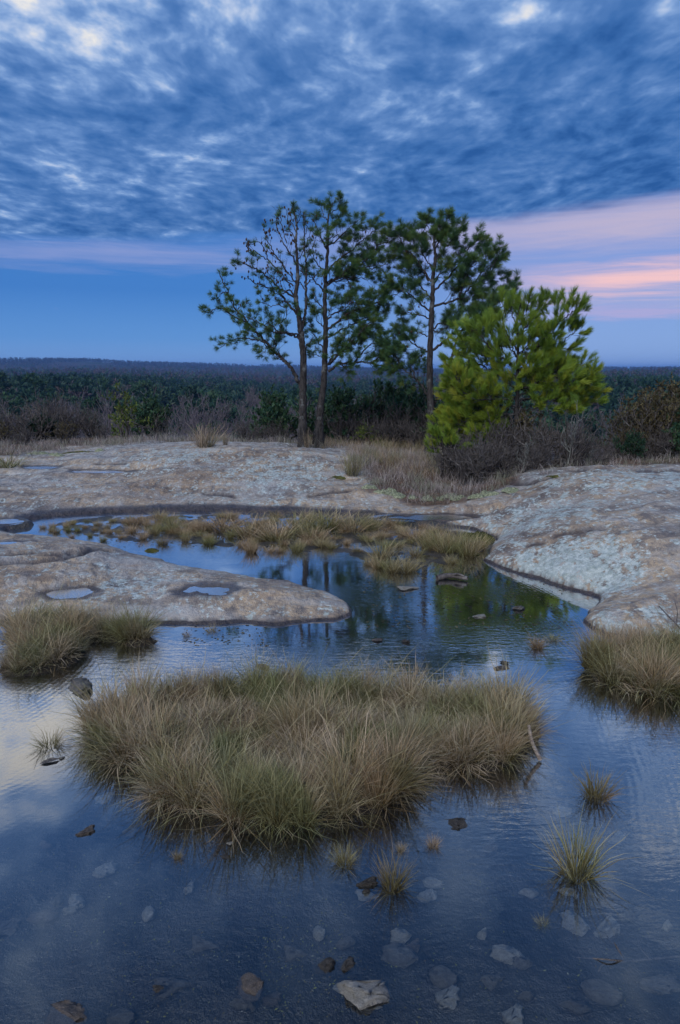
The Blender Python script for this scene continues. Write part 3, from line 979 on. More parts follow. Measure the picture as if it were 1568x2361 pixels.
build_pine('pine_tree', 15.0, crop1,
           [([(800, 1910), (805, 1700), (805, 1500), (810, 1300), (800, 1150), (788, 1050), (775, 950), (760, 870), (755, 800), (768, 700), (765, 600), (762, 500), (755, 400), (760, 300), (740, 200), (730, 150)],     .095, .009),
            ([(795, 1060), (808, 1000), (820, 950), (830, 850), (825, 740), (830, 650), (825, 560), (815, 470), (815, 330), (810, 210)], .040, .008)],
           [([(795, 1490), (760, 1400), (715, 1330), (660, 1270), (620, 1230), (560, 1170), (500, 1110), (440, 1050), (390, 980), (330, 920), (280, 830), (240, 740), (200, 650)], .042, 1.0),
            ([(560, 1165), (480, 1130), (400, 1120), (300, 1130), (200, 1190)], .016, 1.0), ([(400, 1000), (300, 960), (200, 900), (110, 930)], .014, 1.0), ([(260, 790), (215, 790), (180, 850)], .01, 1.0), ([(330, 910), (390, 860)], .008, .3),
            ([(520, 1130), (540, 1190), (500, 1240)], .012, 1.0), ([(580, 1190), (600, 1150), (560, 1090)], .012, 1.0),
            ([(785, 1135), (740, 1095), (680, 1080), (620, 1075), (570, 1060), (500, 1010), (430, 980), (380, 960)], .024, 1.0), ([(640, 1075), (650, 1010), (690, 930), (640, 880), (560, 880), (500, 860)], .012, .9),
            ([(760, 945), (700, 870), (650, 810), (620, 750), (570, 690), (500, 640), (430, 600), (370, 570), (320, 560)], .024, .5),
            ([(750, 830), (690, 790), (630, 760), (540, 750), (450, 710), (400, 670)], .020, .22), ([(700, 650), (640, 560), (580, 470), (530, 380), (520, 320)], .014, .10), ([(757, 720), (700, 650)], .018, .2),
            ([(765, 600), (700, 480), (650, 400), (610, 300), (615, 240)], .014, .12), ([(755, 430), (700, 300), (690, 180)], .010, .05), ([(640, 640), (560, 560), (480, 500), (400, 460), (430, 430)], .012, .10), ([(735, 740), (640, 640)], .014, .2),
            ([(760, 350), (720, 260), (725, 160)], .008, .05), ([(750, 300), (790, 230), (775, 170)], .007, .05), ([(690, 430), (650, 280), (640, 190)], .008, .03), ([(560, 560), (500, 430), (430, 420)], .008, .06),
            ([(825, 740), (870, 690), (920, 640)], .012, .5), ([(820, 560), (870, 480), (900, 380)], .010, .2), ([(815, 480), (850, 380), (880, 290)], .009, .06), ([(815, 400), (830, 310), (800, 220)], .008, .03),
            ([(828, 800), (790, 720), (700, 700)], .012, .4), ([(828, 680), (790, 600), (720, 520)], .011, .5), ([(815, 1200), (850, 1150), (885, 1110)], .010, .3), ([(760, 560), (800, 500), (830, 440)], .01, .5)],
           True, 101, 'half bare forked pine with one long leafy limb reaching out low to its side', tuft=.118, cnt=100, nw=.0016, spread=1.35, brush=.4, cones=170, depth=.40, extra=4, sub=(.2, .38), dens_limb=11.5)
build_pine('pine_tree', 15.3, crop1,
           [([(925, 1890), (925, 1700), (945, 1550), (960, 1400), (965, 1250), (970, 1100), (968, 950), (965, 800), (972, 650), (985, 500), (985, 380), (985, 280), (1000, 200), (1020, 140)], .092, .011),
            ([(885, 1885), (905, 1740), (925, 1600), (950, 1470)], .045, .03)],
           [([(990, 1360), (1060, 1310), (1130, 1295), (1250, 1290), (1350, 1310), (1480, 1330)], .030, 1.0, -.25), ([(985, 1310), (1060, 1240), (1150, 1150), (1230, 1070), (1300, 1000)], .024, .9), ([(1180, 1290), (1260, 1200), (1360, 1140), (1450, 1160)], .016, 1.0, -.5),
            ([(1300, 1300), (1400, 1220), (1500, 1190)], .014, 1.0, -.4), ([(1150, 1160), (1230, 1130), (1330, 1060)], .014, 1.0),
            ([(985, 1110), (1080, 1060), (1180, 1010), (1280, 990), (1390, 960)], .022, .85), ([(980, 1060), (1060, 1000), (1160, 930), (1290, 880), (1400, 830), (1500, 790)], .026, .95), ([(975, 990), (1050, 930), (1120, 900), (1160, 850)], .018, .8),
            ([(1290, 880), (1370, 780), (1430, 720)], .014, 1.0), ([(1160, 930), (1200, 850), (1280, 790)], .013, .9), ([(1180, 1010), (1300, 940), (1400, 920)], .012, .9),
            ([(975, 740), (1060, 680), (1160, 610), (1250, 560), (1330, 500)], .021, .95), ([(980, 640), (1040, 570), (1130, 500), (1210, 430), (1290, 370), (1350, 310)], .019, .95), ([(985, 460), (1050, 400), (1130, 330), (1190, 260)], .014, 1.0),
            ([(985, 330), (1050, 260), (1080, 200)], .010, 1.0), ([(1160, 610), (1270, 620), (1380, 590), (1450, 560)], .014, .95), ([(1250, 560), (1350, 450), (1430, 380)], .012, .9), ([(975, 720), (1060, 700), (1170, 680), (1290, 690)], .014, .7),
            ([(985, 260), (950, 220), (940, 160)], .008, 1.0), ([(1000, 210), (1060, 170), (1080, 140)], .008, 1.0), ([(985, 400), (1060, 370), (1120, 380)], .01, .9),
            ([(970, 780), (920, 740), (870, 680), (820, 640)], .016, .6), ([(970, 630), (920, 590), (880, 520), (860, 490)], .013, .6), ([(960, 1200), (920, 1150), (880, 1080), (860, 1010)], .014, .9), ([(960, 900), (910, 860), (880, 820)], .012, .9),
            ([(985, 480), (940, 400), (900, 300), (890, 240)], .011, .5), ([(965, 1050), (920, 1000), (890, 920)], .012, .9), ([(960, 1260), (910, 1240), (870, 1230)], .010, .9), ([(968, 1000), (1010, 900), (1030, 820)], .012, .8)],
           True, 102, 'tall straight pine standing between the forked pine and the broad pine', tuft=.128, cnt=110, nw=.0017, spread=1.35, brush=.4, cones=70, depth=.36, extra=10, sub=(.22, .42), dens_limb=18)
build_pine('pine_tree', 14.9, crop2,
           [([(322, 1740), (328, 1600), (330, 1450), (320, 1250), (325, 1050), (330, 850), (340, 680), (345, 520), (360, 400), (350, 280), (390, 150), (395, 100)], .100, .011),
            ([(335, 1460), (400, 1330), (440, 1230), (470, 1110), (510, 980), (560, 880), (640, 760)], .048, .012)],
           [([(345, 640), (420, 570), (500, 480), (560, 400), (600, 330), (650, 280)], .022, 1.0), ([(345, 740), (430, 720), (530, 680), (620, 600), (720, 540), (800, 430)], .026, 1.0), ([(340, 1050), (420, 990), (500, 930), (620, 880), (700, 760), (800, 650), (880, 610)], .028, 1.0),
            ([(365, 420), (420, 350), (470, 280), (540, 220)], .013, 1.0), ([(330, 570), (280, 500), (220, 400), (150, 340), (100, 250), (40, 240)], .019, .95), ([(325, 780), (250, 720), (160, 640), (60, 620)], .019, .95), ([(320, 830), (230, 800), (130, 780)], .014, .8),
            ([(315, 1060), (230, 1020), (150, 950), (110, 900)], .016, .9), ([(345, 500), (300, 420), (250, 300), (300, 160)], .013, 1.0), ([(320, 960), (250, 930), (160, 900)], .012, .8), ([(310, 1370), (270, 1310), (215, 1250), (130, 1180), (40, 1160)], .024, .95),
            ([(215, 1250), (200, 1160), (240, 1100)], .014, 1.0), ([(130, 1180), (80, 1090), (20, 1010)], .014, 1.0), ([(350, 340), (390, 280), (430, 200)], .01, 1.0), ([(360, 260), (310, 200), (300, 130)], .009, 1.0), ([(390, 180), (440, 150), (460, 130)], .008, 1.0),
            ([(620, 600), (700, 470), (720, 330)], .015, 1.0), ([(530, 680), (560, 560), (650, 430)], .015, 1.0), ([(720, 540), (770, 440), (820, 370)], .012, 1.0), ([(560, 880), (620, 760), (700, 640)], .016, 1.0), ([(520, 960), (640, 900), (760, 800), (900, 690)], .018, 1.0),
            ([(470, 1110), (540, 1040), (620, 960)], .016, .9), ([(345, 600), (400, 500), (430, 420)], .014, .9), ([(340, 900), (420, 850), (520, 800)], .016, .9), ([(335, 700), (270, 620), (200, 540), (130, 480)], .015, .95), ([(325, 900), (390, 920), (470, 850)], .012, .8)],
           True, 103, 'broad full pine with a low forked trunk beside the bright young pine', tuft=.142, cnt=120, nw=.0017, spread=1.25, brush=.45, cones=20, depth=.38, extra=10, sub=(.24, .45), dens_limb=19)


def young_hue(p, g):
    return np.clip(0.25 + 0.75 * g.random(len(p)) - 0.18 * np.clip(p[:, 2] - 1.6, 0, 2), 0, 1)


build_pine('young_pine', 12.6, crop2,
           [([(920, 1720), (925, 1560), (930, 1450), (935, 1300), (935, 1150), (940, 1000), (930, 850), (960, 720)], .055, .010)],
           [([(940, 1170), (1030, 1060), (1130, 980), (1220, 870), (1300, 800), (1340, 770)], .018, 1.0), ([(940, 1230), (1030, 1200), (1120, 1170), (1220, 1130), (1290, 1060)], .018, 1.0), ([(935, 1330), (1050, 1290), (1150, 1250), (1280, 1230), (1400, 1240), (1470, 1270)], .020, 1.0),
            ([(930, 1400), (1060, 1380), (1200, 1350), (1330, 1370), (1420, 1420)], .018, 1.0), ([(940, 960), (1010, 870), (1080, 770), (1130, 720)], .014, 1.0), ([(1200, 890), (1215, 800), (1220, 740)], .009, 1.0), ([(935, 1190), (870, 1130), (790, 1080), (720, 1000), (640, 900)], .018, 1.0),
            ([(930, 1050), (870, 950), (830, 850), (850, 720)], .015, 1.0), ([(935, 1260), (830, 1230), (740, 1200), (620, 1120), (530, 1090), (490, 1160)], .018, 1.0), ([(930, 1400), (820, 1390), (700, 1400), (560, 1350), (500, 1230)], .018, 1.0), ([(930, 1500), (800, 1500), (640, 1530), (500, 1570), (420, 1620)], .016, 1.0),
            ([(935, 1450), (820, 1440), (720, 1440)], .014, 1.0), ([(1120, 1170), (1200, 1060), (1290, 960), (1340, 920)], .012, 1.0), ([(940, 1080), (1020, 1000), (1080, 920)], .012, 1.0), ([(1150, 1250), (1230, 1180), (1320, 1180)], .012, 1.0), ([(740, 1200), (660, 1220), (570, 1260), (500, 1270)], .012, 1.0),
            ([(935, 900), (990, 800), (1010, 730)], .010, 1.0), ([(925, 860), (890, 780), (900, 710)], .009, 1.0), ([(790, 1080), (700, 1090), (600, 1000), (560, 950)], .012, 1.0), ([(700, 1400), (600, 1450), (480, 1430)], .012, 1.0), ([(870, 1130), (800, 990), (720, 880)], .012, 1.0), ([(1200, 1350), (1300, 1300), (1420, 1330)], .011, 1.0),
            ([(930, 1350), (900, 1300), (860, 1280)], .014, 1.0, -1.6), ([(935, 1200), (960, 1180), (1000, 1150)], .014, 1.0, -1.5), ([(935, 1300), (990, 1310), (1050, 1330)], .014, 1.0, -1.6), ([(640, 1530), (560, 1500), (470, 1480)], .011, 1.0), ([(935, 1280), (1000, 1220), (1080, 1200), (1160, 1120)], .014, 1.0, -.5), ([(938, 1150), (1000, 1100), (1080, 1080), (1150, 1050)], .013, 1.0, -.4), ([(935, 1380), (1010, 1340), (1090, 1330)], .013, 1.0, -.8), ([(935, 1100), (900, 1040), (860, 1010)], .012, 1.0, -.6), ([(938, 1010), (970, 930), (1030, 890)], .011, 1.0, -.4), ([(935, 1240), (870, 1210), (800, 1190)], .013, 1.0, -.7), ([(925, 1560), (800, 1580), (650, 1600), (520, 1640), (430, 1680)], .013, 1.0), ([(925, 1540), (780, 1540), (600, 1480), (450, 1500)], .013, 1.0), ([(640, 1600), (560, 1580), (460, 1560)], .010, 1.0), ([(925, 1600), (850, 1620), (740, 1640), (640, 1660)], .011, 1.0, -.6), ([(930, 1480), (1040, 1460), (1180, 1440), (1300, 1470)], .012, 1.0), ([(600, 1120), (560, 1200), (500, 1300), (470, 1400)], .012, 1.0), ([(1280, 1230), (1370, 1300), (1400, 1400), (1360, 1490)], .012, 1.0)],
           young_hue, 104, 'bright yellow-green young pine, bushy to the ground, above grey bare shrubs', mats=('pine_bark', 'needle_bright'), tuft=.155, cnt=130, nw=.0018, depth=.45, spread=.66, upward=.8, brush=.75, sub=(.18, .40), dens_limb=17, extra=16)
build_pine('pine_sapling', 12.1, crop2, [([(420, 1770), (415, 1700), (400, 1640)], .014, .006)],
           [([(420, 1740), (370, 1700), (340, 1660)], .008, 1.0), ([(420, 1750), (470, 1730), (530, 1720)], .008, 1.0), ([(418, 1720), (440, 1680), (450, 1640)], .007, 1.0), ([(420, 1750), (360, 1740), (320, 1740)], .008, 1.0), ([(415, 1690), (380, 1650), (360, 1630)], .006, 1.0)],
           young_hue, 105, 'small green pine sapling at the edge of the dry grass', mats=('pine_bark', 'needle_bright'), tuft=.13, cnt=110, nw=.0018, depth=.8, spread=.6, upward=.9, brush=.8, sub=(.1, .2), dens_limb=14, extra=3)


# ================================================================== GRASS IN AND ROUND THE POOL
def tussock_meshes(name, n, N, radius, length, lean, mat, seed, **kw):
    out = []
    for k in range(n):
        g = np.random.default_rng(seed + k)
        V, Fc, at = blades(N, radius, length, lean, g, **kw)
        out.append(mesh_np(name, V, Fc, M[mat], False, {'tint': at}))
    return out


def soil_mat_mesh(poly, z, seed):
    """a low lumpy mat of roots and mud with an uneven rim"""
    p = np.asarray(poly, float)
    c = p.mean(0)
    lo, hi = p.min(0) - .05, p.max(0) + .05
    nx, ny = max(8, int((hi[0] - lo[0]) / .035)), max(8, int((hi[1] - lo[1]) / .035))
    X, Y_ = np.meshgrid(np.linspace(lo[0], hi[0], nx), np.linspace(lo[1], hi[1], ny))
    s_ = sdist(X, Y_, p) + .03 * fbm(X * 6, Y_ * 6, seed, 3)
    Z = np.where(s_ < .04, -.03 + (z + .03) * sstep(s_, .03, -.10) + .012 * fbm(X * 9, Y_ * 9, seed + 3, 3), -1)
    kp = s_ < .045
    ii = np.arange(X.size).reshape(X.shape)
    q_ = np.stack([ii[:-1, :-1], ii[:-1, 1:], ii[1:, 1:], ii[1:, :-1]], -1).reshape(-1, 4)
    q_ = q_[kp.ravel()[q_].all(1)]
    us, iv = np.unique(q_, return_inverse=True)
    return mesh_np('root_mat', np.c_[X.ravel()[us] - c[0], Y_.ravel()[us] - c[1], Z.ravel()[us]], iv.reshape(-1, 4), M['mud'], True), c


def mud_mat():
    m, t = material('mud')
    pos = t.n('ShaderNodeNewGeometry').outputs['Position']
    n = t.noise(pos, 26, 5, .7)
    finish(t, t.mix(t.ss(n, .35, .7), (0.010, 0.008, 0.007), (0.045, 0.035, 0.022)), .8, n, 1.0, .02)
    return m


M['mud'] = mud_mat()
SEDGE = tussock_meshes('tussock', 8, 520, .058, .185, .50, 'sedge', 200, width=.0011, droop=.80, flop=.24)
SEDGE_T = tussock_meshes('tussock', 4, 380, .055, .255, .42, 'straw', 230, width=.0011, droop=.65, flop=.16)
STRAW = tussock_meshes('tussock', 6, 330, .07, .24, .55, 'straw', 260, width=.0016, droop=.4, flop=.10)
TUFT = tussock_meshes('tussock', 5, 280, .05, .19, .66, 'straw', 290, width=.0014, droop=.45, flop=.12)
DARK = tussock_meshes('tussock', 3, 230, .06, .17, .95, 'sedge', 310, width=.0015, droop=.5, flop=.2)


def island(name, outline, label, seed, spacing=.135, tall=(), zmat=.045, rim=True, hs=1.0):
    poly = smooth_poly([onz(u, v)[:2] for u, v in outline], 2)
    g = np.random.default_rng(seed)
    me_, c = soil_mat_mesh(poly, zmat, seed)
    root = bpy.data.objects.new(name, None)
    COL.objects.link(root)
    root.location = (c[0], c[1], 0)
    link('root_mat', me_, root)
    pts = []
    lo, hi = poly.min(0), poly.max(0)
    C_ = lo + (hi - lo) * g.random((5000, 2))
    C_ = C_[sdist(C_[:, 0], C_[:, 1], poly) < -0.075]
    for p in C_:
        if all((p[0] - a) ** 2 + (p[1] - b) ** 2 > spacing ** 2 for a, b in pts):
            pts.append((p[0], p[1]))
    S_ = sdist(np.array([q[0] for q in pts]), np.array([q[1] for q in pts]), poly)
    for (x, y), s_ in zip(pts, S_):
        edge_ = s_ > -0.24
        sc_ = g.uniform(.70, 1.30) * hs
        me_ = (SEDGE_T if g.random() < .22 else SEDGE)[g.integers(4)]
        if not edge_:
            sc_ *= g.uniform(.5, .95)
            me_ = SEDGE[g.integers(7)]
        o = link('tussock', me_, root, (x - c[0], y - c[1], zmat - .02), 0, (sc_ * g.uniform(.85, 1.25), sc_ * g.uniform(.85, 1.25), sc_))
        o.rotation_euler = (g.normal() * .20, g.normal() * .20, g.random() * 6.28)
    for (u, v, k) in tall:
        p = onz(u, v)
        link('tussock', SEDGE_T[g.integers(4)], root, (p.x - c[0], p.y - c[1], zmat - .015), g.random() * 6.28, k)
    # fallen straw matted over the top
    T_ = C_[:900]
    V, Fc, at = blades(len(T_), .004, .26, 1.25, g, width=.0012, droop=.25, flop=0)
    V = V + np.repeat(np.c_[T_ - c, zmat + .03 + .10 * g.random(len(T_))], 9, 0)
    at[:, 0] = at[:, 0] * .5 + .5
    link('fallen_straw', mesh_np('fallen_straw', V, Fc, M['straw'], False, {'tint': at}), root)['kind'] = 'stuff'
    tag(root, label, 'grass', 'sedge islands in the pool')
    return root


island('grass_island', [(185, 1735), (215, 1762), (265, 1768), (330, 1772), (372, 1798), (330, 1822), (325, 1850), (405, 1876), (560, 1900), (650, 1908), (800, 1898), (905, 1868), (950, 1825), (985, 1772), (1090, 1790), (1190, 1772), (1250, 1725), (1258, 1672), (1180, 1630), (1000, 1606), (800, 1588), (600, 1578), (430, 1590), (280, 1622), (195, 1680)],
       'big straw and olive sedge island in the middle of the near pool', 401, spacing=.084,
       tall=[(640, 1900, 1.0), (540, 1895, 1.05), (700, 1905, .95), (870, 1860, 1.05), (910, 1820, 1.15), (450, 1865, 1.0), (1160, 1755, .95), (400, 1845, .9), (780, 1880, 1.0), (600, 1870, 1.0), (680, 1700, 1.1), (730, 1690, 1.0)])
island('grass_island', [(-15, 1540), (0, 1562), (65, 1566), (120, 1545), (185, 1530), (215, 1505), (180, 1490), (250, 1480), (310, 1496), (362, 1488), (365, 1466), (260, 1448), (120, 1440), (10, 1445), (0, 1480), (30, 1510)],
       'brownish sedge island against the low rock, with a grey stone in the water below it', 402, spacing=.088, hs=1.0)
island('grass_island', [(1325, 1530), (1365, 1572), (1440, 1598), (1520, 1614), (1620, 1626), (1760, 1600), (1780, 1505), (1600, 1498), (1480, 1498), (1390, 1505)],
       'dark brown sedge island cut by the picture edge under the lichened rock', 403, spacing=.092, hs=1.05)

g4 = np.random.default_rng(44)


def tuft(u, v, wpx, hpx, meshes, base_r, base_h, label, group, z=0.0, name='grass_tuft', cat='grass tuft'):
    p = onz(u, v, z)
    dist = (p - Vector((0, 0, CAM_H))).length
    k = (wpx / F * dist) / (2 * base_r)
    kz = (hpx / F * dist) / base_h * 1.08
    o = link(name, meshes[int(g4.integers(len(meshes)))], None, (p.x, p.y, z - .006), g4.random() * 6.28, (k, k, kz))
    return tag(o, label, cat, group)


SG = 'single sedge tufts in the near water'
for a in [(1375, 1840, 78, 62, TUFT, .115, .19, 'small straw tuft alone in the water off the end of the big sedge island'), (1330, 2015, 112, 100, TUFT, .115, .19, 'largest single tuft in the near water, a ragged olive and straw spray'),
          (905, 2045, 76, 74, TUFT, .115, .19, 'pale dry tuft beside two dark stones below the big sedge island'), (795, 1992, 56, 40, TUFT, .115, .19, 'sparse straw tuft close under the front of the big sedge island'),
          (998, 1952, 32, 26, TUFT, .115, .19, 'tiny tuft in the water beyond the dark flat stone'), (115, 1722, 72, 34, DARK, .13, .15, 'low dark green tuft near the picture edge, beside the big sedge island'),
          (1238, 1494, 44, 30, TUFT, .115, .19, 'small orange-straw tuft in the mid pool by the low rock point'), (1276, 1476, 42, 14, DARK, .13, .15, 'flat scrap of tuft just behind the orange-straw tuft'),
          (925, 1962, 22, 20, TUFT, .115, .19, 'wispy sprig at the front corner of the big sedge island'), (1250, 2130, 30, 14, DARK, .13, .15, 'tiny green sprig standing in the open near water'),
          (410, 1980, 22, 20, TUFT, .115, .19, 'tiny orange sprig in the dark reflection under the big island'), (490, 1456, 36, 16, DARK, .13, .15, 'small dark tuft in the water under the low rock'),
          (430, 1468, 22, 14, DARK, .13, .15, 'smaller dark tuft beside the one under the low rock')]:
    tuft(*a, SG)
# the marsh strip at the back of the pool
MG = 'tussocks of the marsh strip'
big_t = [(515, 1224, 112, 36), (575, 1238, 100, 38), (640, 1245, 110, 42), (690, 1228, 100, 46), (752, 1222, 112, 46), (812, 1224, 96, 40), (858, 1222, 66, 30), (470, 1222, 60, 22), (720, 1245, 80, 38), (400, 1226, 62, 26), (600, 1222, 90, 34)]
for i_, (u, v, a, b) in enumerate(sorted(big_t)):
    tuft(u, v, a, b, STRAW, .14, .235, '%s large olive tussock, counted from the left, in the marsh strip' % ('first second third fourth fifth sixth seventh eighth ninth tenth eleventh'.split()[i_]), MG)
for u, v, a, b, l in [(580, 1275, 42, 30, 'pale tussock at the water edge under the thick middle of the marsh strip'), (685, 1273, 42, 28, 'pale tussock on the water edge, further along from its twin'), (742, 1260, 46, 24, 'straw tussock in the gap between the two marsh clusters'),
                      (482, 1256, 44, 20, 'flat pale tussock at the front of the marsh strip'), (1040, 1300, 36, 22, 'small straw tussock at the front foot of the mossy cluster'), (800, 1256, 26, 16, 'tiny straw tussock beside the gap in the marsh')]:
    tuft(u, v, a, b, STRAW, .14, .235, l, MG)
for u, v, a, b in [(878, 1290, 78, 46), (848, 1303, 34, 22), (905, 1318, 60, 32), (940, 1318, 64, 36), (872, 1310, 40, 26)]:
    tuft(u, v, a, b, STRAW, .14, .235, 'pale straw tussock in the small cluster out in the pool', MG)
for u, v, a, b in [(990, 1268, 62, 42), (1030, 1275, 84, 50), (1078, 1282, 66, 44), (960, 1282, 44, 24), (1060, 1262, 70, 42), (1105, 1268, 50, 36), (960, 1246, 60, 28), (1010, 1252, 70, 34), (930, 1236, 44, 22)]:
    tuft(u, v, a, b, STRAW, .14, .235, 'dry tussock in the cluster beside the green moss', MG)
for zx, zy in [(195, 105), (245, 100), (320, 120), (355, 115), (385, 105), (460, 90), (490, 105), (540, 125), (605, 125), (420, 145), (480, 165), (655, 85), (680, 95), (700, 130), (655, 155), (745, 80), (790, 110), (850, 165), (750, 180), (890, 125), (915, 145), (965, 168), (300, 105), (520, 75), (575, 80),
               (330, 150), (560, 150), (610, 90), (820, 125), (870, 100), (720, 105), (440, 115), (265, 125), (235, 118), (940, 100), (500, 128)]:
    k = 1.0 + .6 * (zx > 600)
    tuft(zx / 2.0 + g4.uniform(-3, 3), zy / 2.0 + 1166, g4.uniform(16, 26) * k, g4.uniform(10, 15) * k, STRAW, .14, .235, 'small brown tussock in the thin end of the marsh strip', 'small tussocks at the thin end of the marsh')
for zx, zy in [(1060, 150), (1120, 190), (1160, 215), (1310, 190), (1370, 205), (1290, 215), (1470, 150), (1480, 190), (1250, 215), (1530, 200), (1700, 170), (1760, 150), (1650, 215), (1790, 200)]:
    tuft(zx / 2.0, zy / 2.0 + 1166, g4.uniform(24, 36), g4.uniform(14, 22), STRAW, .14, .235, 'small straw tussock along the water edge of the marsh', 'small tussocks along the marsh edge')


gm_ = np.random.default_rng(55)
for k in range(110):
    u, v = gm_.uniform(110, 1110), gm_.uniform(1192, 1262)
    p = onz(u, v)
    if float(sdist(np.array([p.x]), np.array([p.y]), MARSH)[0]) > -.15 or (u < 480 and v > 1235):
        continue
    ks_ = .6 if u < 330 else 1.0
    tuft(u, v, gm_.uniform(22, 52) * ks_, gm_.uniform(9, 20) * ks_, STRAW, .14, .235, 'low brown sedge tuft in the muddy mat of the marsh strip', 'low tufts of the muddy marsh mat')

# mats of moss
def moss_mat():
    m, t = material('moss')
    pos = t.n('ShaderNodeNewGeometry').outputs['Position']
    n, n2 = t.noise(pos, 30, 5, .7), t.noise(pos, 5, 4, .6)
    c = t.mix(t.ss(n, .35, .7), (0.020, 0.026, 0.008), (0.085, 0.090, 0.018))
    c = t.mix(t.ss(n2, .45, .65), c, (0.12, 0.115, 0.03))
    finish(t, c, .9, n, 1.0, .03)
    return m


def reindeer_mat():
    m, t = material('pale_lichen')
    pos = t.n('ShaderNodeNewGeometry').outputs['Position']
    n = t.noise(pos, 45, 4, .7)
    finish(t, t.mix(t.ss(n, .35, .68), (0.10, 0.12, 0.07), (0.40, 0.43, 0.29)), .95, n, 1.0, .03)
    return m


M['moss'], M['pale_lichen'] = moss_mat(), reindeer_mat()


def mound(name, u, v, wpx, aspect, h, mat, label, cat, seed, group=None, z=None):
    p = onground(u, v) if z is None else onz(u, v, z)
    a = wpx / F * (p - cam.location).length / 2
    g = np.random.default_rng(seed)
    nr_, na_ = 9, 26
    V, Fq = [(0, 0, h)], []
    for i in range(1, nr_):
        for j in range(na_):
            th = j / na_ * 2 * math.pi
            r_ = i / (nr_ - 1)
            k = 1 + .22 * math.sin(2 * th + seed) + .14 * math.sin(3 * th + seed * 2) + .08 * math.sin(7 * th + seed)
            x, y = a * k * r_ * math.cos(th), a * aspect * k * r_ * math.sin(th)
            V.append((x, y, h * (1 - r_ ** 2) ** .6 - .015 * r_))
    V = np.array(V)
    V[:, 2] *= 1 + .5 * fbm(V[:, 0] * 14, V[:, 1] * 14, seed, 3)
    tri = np.array([(0, 1 + j, 1 + (j + 1) % na_) for j in range(na_)])
    for i in range(nr_ - 2):
        for j in range(na_):
            Fq.append((1 + i * na_ + j, 1 + (i + 1) * na_ + j, 1 + (i + 1) * na_ + (j + 1) % na_, 1 + i * na_ + (j + 1) % na_))
    o = link(name, mesh_np(name, V, [np.array(Fq), tri], M[mat], True), None, p)
    return tag(o, label, cat, group)


mound('moss_mound', 1102, 1244, 78, .55, .10, 'moss', 'dark green moss hump at the corner of the marsh against the rock', 'moss', 3, z=0.0)
mound('moss_mound', 1088, 1278, 42, .5, .06, 'moss', 'small bright moss cushion at the water edge below the bigger hump', 'moss', 5, z=0.0)
mound('moss_mound', 858, 1212, 40, .6, .05, 'moss', 'moss cushion at the back of the marsh strip', 'moss', 6, z=0.0)
mound('moss_mound', 350, 1270, 30, .5, .035, 'moss', 'dark mossy lump alone in the narrow water', 'moss', 8, z=0.0)
mound('moss_mound', 185, 1043, 70, .3, .03, 'moss', 'flat green moss patch on the far rock', 'moss', 7)
mound('moss_mound', 780, 1101, 40, .6, .03, 'moss', 'green moss patch where the dry grass meets the far rock', 'moss', 9)
mound('moss_mound', 1285, 1098, 44, .4, .02, 'moss', 'small moss patch on the slab behind the domed rock', 'moss', 10)
gl_ = np.random.default_rng(91)
for k, (u, v) in enumerate([(850, 1124), (880, 1136), (915, 1143), (950, 1148), (985, 1150), (1020, 1150), (1060, 1149), (1100, 1146), (1140, 1141), (1180, 1132), (900, 1132), (1040, 1144), (1120, 1138), (90, 1046), (130, 1050), (230, 1040)]):
    mound('lichen_cushion', u, v, gl_.uniform(26, 46), gl_.uniform(.5, .9), .05, 'pale_lichen', 'pale grey-green lichen cushion along the front fringe of the dry grass' if k < 13 else 'pale green lichen cushion beside the moss on the far rock', 'lichen', 20 + k, 'lichen cushions')


# dry grass behind: wisps nobody could count
def meadow(name, poly_uv, N, length, mat, label, seed, z0=.2, lean=.35, width=.0022, patch=1.0, sp=.05):
    g = np.random.default_rng(seed)
    poly = smooth_poly([onz(u, v, z0)[:2] for u, v in poly_uv], 1)
    lo, hi = poly.min(0), poly.max(0)
    P = lo + (hi - lo) * g.random((N * 6, 2))
    keepm = (sdist(P[:, 0], P[:, 1], poly) < 0) & (pnoise(P[:, 0] * 1.7, P[:, 1] * 1.7, seed) > g.normal(size=len(P)) * .3 - .25 * patch)
    P = P[keepm][:N]
    V, Fc, at = blades(len(P), .004, length, lean, g, width=width, droop=.35, flop=.12)
    Z = ground_h(P[:, 0], P[:, 1])
    kk = np.repeat(.75 + .5 * pnoise(P[:, 0] * 1.1, P[:, 1] * 1.1, seed + 9), 9)
    V = V * np.c_[np.ones(len(V)), np.ones(len(V)), np.maximum(kk, .35)] + np.repeat(np.c_[P, Z], 9, 0)
    c = V.mean(0)
    c[2] = 0
    o = link(name, mesh_np(name, V - c, Fc, M[mat], False, {'tint': at}), None, c)
    return tag(o, label, 'grass', None, 'stuff')


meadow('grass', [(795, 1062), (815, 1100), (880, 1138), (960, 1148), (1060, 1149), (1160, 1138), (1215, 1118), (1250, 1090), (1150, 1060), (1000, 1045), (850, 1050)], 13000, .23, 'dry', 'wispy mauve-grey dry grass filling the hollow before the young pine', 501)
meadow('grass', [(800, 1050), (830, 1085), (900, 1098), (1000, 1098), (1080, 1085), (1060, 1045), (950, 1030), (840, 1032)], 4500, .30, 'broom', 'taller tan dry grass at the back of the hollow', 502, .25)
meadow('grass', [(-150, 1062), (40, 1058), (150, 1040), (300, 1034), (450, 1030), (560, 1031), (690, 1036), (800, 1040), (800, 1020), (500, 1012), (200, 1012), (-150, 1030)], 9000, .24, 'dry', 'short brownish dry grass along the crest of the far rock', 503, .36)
meadow('grass', [(1230, 1100), (1330, 1092), (1568, 1088), (1800, 1088), (1800, 1050), (1400, 1050), (1250, 1070)], 2600, .20, 'dry', 'dry brown grass behind the domed rock', 504, .45)
